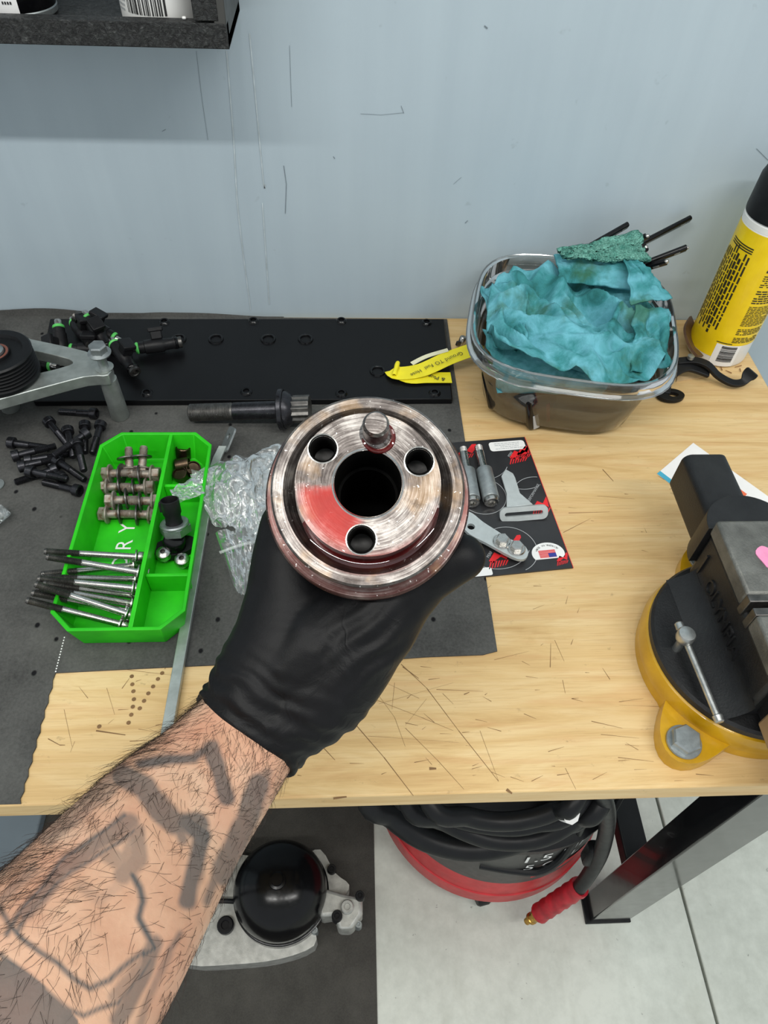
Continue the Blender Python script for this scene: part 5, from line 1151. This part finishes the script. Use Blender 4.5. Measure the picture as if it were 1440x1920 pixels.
# ------------------------------------------------------------------ shop vacuum under the bench
VC = Vector((.262, .290, 0))
vac = thing('shop_vacuum', 'red and dark grey drum vacuum under the bench, wrapped in hoses', 'vacuum', Matrix.Translation(VC))
MB().lathe([(0, .036), (.190, .036), (.206, .042), (.211, .056), (.209, .098), (.2105, .0995), (.2105, .1025), (.2085, .104), (.202, .158)], 96).build('drum', M_['vac_red'], vac)
MB().lathe([(.202, .156), (.2030, .160), (.197, .29), (.196, .335)], 96).build('dark_band', M_['vac_grey'], vac)
MB().lathe([(.196, .333), (.202, .337), (.202, .352), (.194, .360), (.185, .385), (.16, .42), (.11, .440), (0, .445)], 96).build('lid', M_['black_plastic'], vac)
def vwrap(x, z, r, a0): a = a0 + x / r; return Vector((r * math.cos(a), r * math.sin(a), z))
for txt, u, v, sz in (('1.5 HP', 1040, 1590, .040), ('5 GAL', 1034, 1608, .034)):
    g = G(u, v, .29 if txt == '1.5 HP' else .25) - VC; a0 = math.atan2(g.y, g.x); tx = text_mb(txt, sz); m = MB()
    zc = .292 if txt == '1.5 HP' else .250
    m.add([vwrap(p.x * 1.1, zc + p.y, (.203 - (zc + p.y - .16) * .0375) + .0012, a0) for p in tx.v], tx.f); m.build('lettering', M_['white_print'], vac, sharp=None)
g = G(1000, 1622, .19) - VC; a0 = math.atan2(g.y, g.x)
m = MB(); n = 12; vv = []
for i in range(n + 1): x = -.035 + .11 * i / n; vv += [vwrap(x, .185, .2030, a0 + .12), vwrap(x, .212, .2020, a0 + .12)]
m.add(vv, [(2 * i, 2 * i + 2, 2 * i + 3, 2 * i + 1) for i in range(n)]); m.build('red_stripe', M_['red_print'], vac, sharp=None)
for a in (262, 22, 142):
    c = Vector((.185 * math.cos(math.radians(a)), .185 * math.sin(math.radians(a)), 0)); cs = MB().box((c.x, c.y, .036), (.05, .03, .022)).build('caster_fork', M_['black_plastic'], vac, bevel=.004)
    MB().lathe([(0, -.012), (.020, -.012), (.0225, -.008), (.0225, .008), (.020, .012), (0, .012)], 24, frame((c.x, c.y - .004, .0227), (1, .2, 0))).build('wheel', M_['black_satin'], cs)
# hose loops draped over the vacuum
def loop(front, rr_, zc, back=.10):
    pts = [G(u, v, z) for u, v, z in front]; a = pts[-1]; b = pts[0]
    bk = [Vector((VC.x + rr_ * math.cos(t), VC.y + rr_ * math.sin(t), zc + back * math.sin(t))) for t in [math.radians(x) for x in (10, 50, 90, 130, 170)]]
    return smooth_path(pts + bk, 8, True)
hs = thing('vacuum_hose', 'thick black ribbed hose looped round the lid of the vacuum', 'hose', Matrix.Translation((0, 0, 0)))
MB().tube(loop([(690, 1480, .46), (735, 1530, .42), (800, 1574, .39), (880, 1592, .38), (960, 1580, .39), (1040, 1545, .43), (1110, 1495, .48)], .20, .52, .06), .017, 14, closed=True).build('hose_loop', M_['hose'], hs)
hs2 = thing('air_hose', 'black air hose coiled over the vacuum with red taped end and brass tip', 'hose', Matrix.Translation((0, 0, 0)))
for fr, r, rad_ in (([(760, 1490, .52), (830, 1538, .48), (920, 1574, .46), (1010, 1572, .47), (1080, 1535, .50), (1135, 1490, .54)], .19, .0125), ([(800, 1490, .56), (880, 1532, .53), (960, 1540, .52), (1040, 1520, .54), (1090, 1480, .57)], .17, .0120), ([(740, 1470, .50), (800, 1515, .50), (900, 1548, .50), (1000, 1548, .50), (1100, 1490, .54)], .185, .0100)):
    MB().tube(loop(fr, r, .56, .03), rad_, 12, closed=True).build('hose_loop', M_['hose'], hs2)
ax = smooth_path([G(1120, 1470, .60), G(1136, 1510, .52), G(1138, 1550, .42), G(1126, 1600, .32), G(1104, 1640, .24), G(1082, 1670, .18)], 8)
MB().tube(ax, .0115, 14).build('hose_end', M_['hose'], hs2)
r0 = G(1088, 1662, .19); r1 = G(1012, 1712, .085)
pts = [r0.lerp(r1, k / 16) for k in range(17)]; MB().tube(pts, [.0160 + .0011 * math.sin(k * 2.1) for k in range(17)], 16).build('red_tape_wrap', M_['red_wrap'], hs2)
dd = (r1 - r0).normalized(); Mt = frame(r1, dd)
MB().lathe([(.012, -.004), (.0115, .010), (.0085, .012), (.0085, .022), (.0100, .023), (.0100, .027), (.0060, .029), (.0060, .040), (0, .040)], 20, Mt).build('brass_fitting', M_['brass'], hs2)
MB().lathe([(0, -.011), (.012, -.011), (.013, 0), (.012, .011), (0, .011)], 8, frame(G(1062, 1523, .55), (.3, -.5, .8))).build('white_tag', M_['white_print'], hs2)
cdp = smooth_path([G(900, 1622, .235), G(960, 1632, .235), G(1010, 1634, .24), G(1050, 1612, .27), G(1080, 1570, .34), G(1100, 1530, .42), G(1130, 1480, .52)], 8)
tag(MB().tube(cdp, .0062, 10).build('power_cord', M_['hose']), 'thin black power cord hanging across the front of the vacuum drum', 'cord')
pg = G(1112, 1600, .30); o = thing('cord_plug', 'black plug hanging beside the vacuum and air hose', 'plug', frame(pg, (.1, .2, 1)))
MB().box((0, 0, 0), (.026, .022, .05)).build('plug_body', M_['black_plastic'], o, bevel=.006); MB().tube(smooth_path([(0, 0, .02), (0, .01, .07), (.01, .03, .16), (.01, .06, .28)], 6), .005, 10).build('plug_cord', M_['hose'], o)
# ------------------------------------------------------------------ engine cover with black dome on the floor mat
FZ = .0035
eng = thing('engine_cover', 'cast aluminium engine cover with glossy black dome, on the floor mat', 'engine part', Matrix.Translation((0, 0, FZ)))
zc = .075
cp = [G(*p, zc) for p in ((200, 1690), (260, 1770), (345, 1806), (430, 1806), (520, 1796), (588, 1770), (590, 1730), (604, 1690), (640, 1680), (655, 1655), (628, 1632), (600, 1588), (560, 1600), (470, 1600), (330, 1590), (220, 1630))]
cp = [(p.x, p.y) for p in smooth_path(cp, 3, True)]
MB().plate(orient(cp), (), .0, zc - .02).build('cover_casting', M_['cast_aluminium'], eng, bevel=.014, seg=4)
dm = G(523, 1660, .13); dpf = [(.088, .0), (.0895, .004), (.0885, .030), (.082, .052), (.070, .070), (.052, .083), (.030, .090), (.016, .092), (.0155, .096), (.011, .097), (.0105, .104), (0, .105)]
MB().lathe([(.092, -.03), (.092, -.001), (.0895, .0)] + dpf, 72, Matrix.Translation((dm.x, dm.y, zc)) @ Matrix.Diagonal((.89, .89, .92, 1))).build('black_dome', M_['black_gloss'], eng)
arm_p = [G(*p, .10) for p in ((590, 1660), (600, 1720), (628, 1716), (634, 1742), (660, 1742), (680, 1712), (680, 1682), (655, 1678))]
MB().plate(orient([(p.x, p.y) for p in arm_p]), (), .035, .096).build('mount_arm', M_['cast_aluminium'], eng, bevel=.006, seg=3)
for (u, v, z), r, mt in (((651, 1701, .10), .011, 'cast_aluminium'), ((632, 1718, .10), .009, 'black_plastic'), ((423, 1735, .062), .014, 'black_plastic'), ((675, 1680, .10), .008, 'black_plastic'), ((622, 1630, .062), .008, 'black_plastic'), ((590, 1745, .062), .006, 'zinc'), ((672, 1734, .07), .006, 'zinc')):
    p = G(u, v, z + FZ); MB().lathe([(0, -.02), (r, -.02), (r, .004), (r * .85, .006), (r * .5, .006), (r * .45, .002), (0, .002)], 24, Matrix.Translation((p.x, p.y, p.z - FZ))).build('bolt', M_[mt], eng)
m = MB(); a = G(300, 1560, .07); b = G(440, 1600, .07)
m.tube(smooth_path([G(340, 1700, .085), G(400, 1690, .09), G(440, 1690, .085)], 6), .004, 8); m.v = [Vector((p.x, p.y, p.z - FZ)) for p in m.v]; m.build('gasket_line', M_['black_satin'], eng)
m = MB().box((0, 0, 0), (.09, .06, .05), Matrix.Translation((G(380, 1610, .1).x, G(380, 1610, .1).y, .075))); m.build('black_housing', M_['black_plastic'], eng, bevel=.012)
# ------------------------------------------------------------------ wall shelf with cans
SY = .505; sr = Wp(430, 93, SY); SXR = sr.x; SZ = sr.z; lip = .0185
sh = thing('wall_shelf', 'rough black wall shelf at upper left with front lip', 'shelf', Matrix.Translation((0, 0, SZ)))
MB().box(((SXR - .9) / 2, (SY + YW) / 2, .004), (SXR + .9 - .0, YW - SY - .001, .008)).build('shelf_board', M_['shelf'], sh)
MB().box(((SXR - .9) / 2, SY + .006, lip / 2), (SXR + .9, .012, lip)).build('front_lip', M_['shelf'], sh, bevel=.0008)
MB().box((SXR - .005, (SY + YW) / 2 - .001, .07), (.010, YW - SY - .003, .14)).build('side_panel', M_['vac_grey'], sh, bevel=.0008)
MB().box((SXR - .016, SY + .006, .02 + .06), (.020, .012, .12)).build('front_post', M_['shelf'], sh, bevel=.0008)
def shelf_at(u, v, y): p = Wp(u, v, y); return p
p = Wp(290, 26, SY + .014); cx_, cy_ = p.x, SY + .0505
wc = thing('white_can', 'white canister with barcode standing on the black wall shelf', 'can', Matrix.Translation((cx_ , cy_, SZ + .008)))
R_ = .035
MB().lathe([(0, .0), (R_ - .002, 0), (R_, .002), (R_, .14), (R_ - .004, .146), (0, .146)], 56).build('can_body', M_['white_plastic'], wc)
m = MB(); rr = random.Random(4); x = -.024
def cw(x, z, r=R_ + .0004): a = math.radians(268) + x / R_; return Vector((r * math.cos(a), r * math.sin(a), z))
while x < .012:
    w_ = rr.choice((.0006, .0006, .0012, .0018)); m.add([cw(x, .010), cw(x + w_, .010), cw(x + w_, .05), cw(x, .05)], [(0, 1, 2, 3)]); x += w_ + rr.choice((.0006, .0010, .0014))
m.build('bar_code', M_['ink_print'], wc, sharp=None)
m = MB()
for k in range(8):
    x = -.040
    while x < -.029: w_ = rr.uniform(.001, .004); m.add([cw(x, .010 + k * .0035), cw(x + w_, .010 + k * .0035), cw(x + w_, .0115 + k * .0035), cw(x, .0115 + k * .0035)], [(0, 1, 2, 3)]); x += w_ + .0006
m.build('small_print', M_['grey_print'], wc, sharp=None)
p = Wp(12, 18, SY + .02); db = thing('label_bottle', 'dark bottle with white label at the left end of the wall shelf', 'bottle', Matrix.Translation((p.x + .002, SY + .05, SZ + .008)))
MB().lathe([(0, 0), (.026, 0), (.029, .002), (.0292, .006), (.0280, .0075)], 48).build('white_base', M_['zinc'], db); MB().lathe([(.0285, .0068), (.0292, .010), (.0292, .12), (.02, .14), (0, .142)], 48).build('bottle_body', M_['black_gloss'], db)
m = MB(); vv = []
for i in range(13): a = math.radians(205 + 80 * i / 12); vv += [(.0297 * math.cos(a), .0297 * math.sin(a), .006), (.0297 * math.cos(a), .0297 * math.sin(a), .11)]
m.add(vv, [(2 * i, 2 * i + 2, 2 * i + 3, 2 * i + 1) for i in range(12)]); lbm = m.build('white_label', M_['white_print'], db, sharp=None)
m = MB()
for k in range(6):
    for j in range(4):
        a = math.radians(262 + j * 4); w_ = math.radians(2.6); m.add([(.0300 * math.cos(t), .0300 * math.sin(t), z) for t, z in ((a, .014 + k * .004), (a + w_, .014 + k * .004), (a + w_, .016 + k * .004), (a, .016 + k * .004))], [(0, 1, 2, 3)])
m.build('small_print', M_['ink_print'], lbm, sharp=None)
c = Wp(347, 34, SY + .012); o = MB().box((c.x, SY + .008, SZ + lip + .0011), (.0035, .003, .0022), None); tag(o.build('paint_chip', M_['white_plastic'], None, bevel=.001), 'small white chip lying on the front lip of the black shelf', 'chip')
# ------------------------------------------------------------------ ceiling lamp fixtures (out of the picture)
for k, (x, y, z) in enumerate(((-.55, -.62, 2.60), (.95, -.62, 2.60), (.3, 0, 2.88), (-1.1, 0, 2.88))):
    o = thing('tube_lamp', 'white tube lamp hung from the ceiling, %s' % ('left of the two front ones', 'right of the two front ones', 'right of the two near the wall', 'left of the two near the wall')[k], 'lamp', Matrix.Translation((x, y, z)), 'ceiling tube lamps')
    MB().box((0, 0, .035), (1.3, .12, .05)).build('housing', M_['white_plastic'], o, bevel=.004)
    for s in (-1, 1): MB().rod((s * .5, 0, .05), (s * .5, 0, 3.0 - z), .004).build('hanger', M_['zinc'], o)
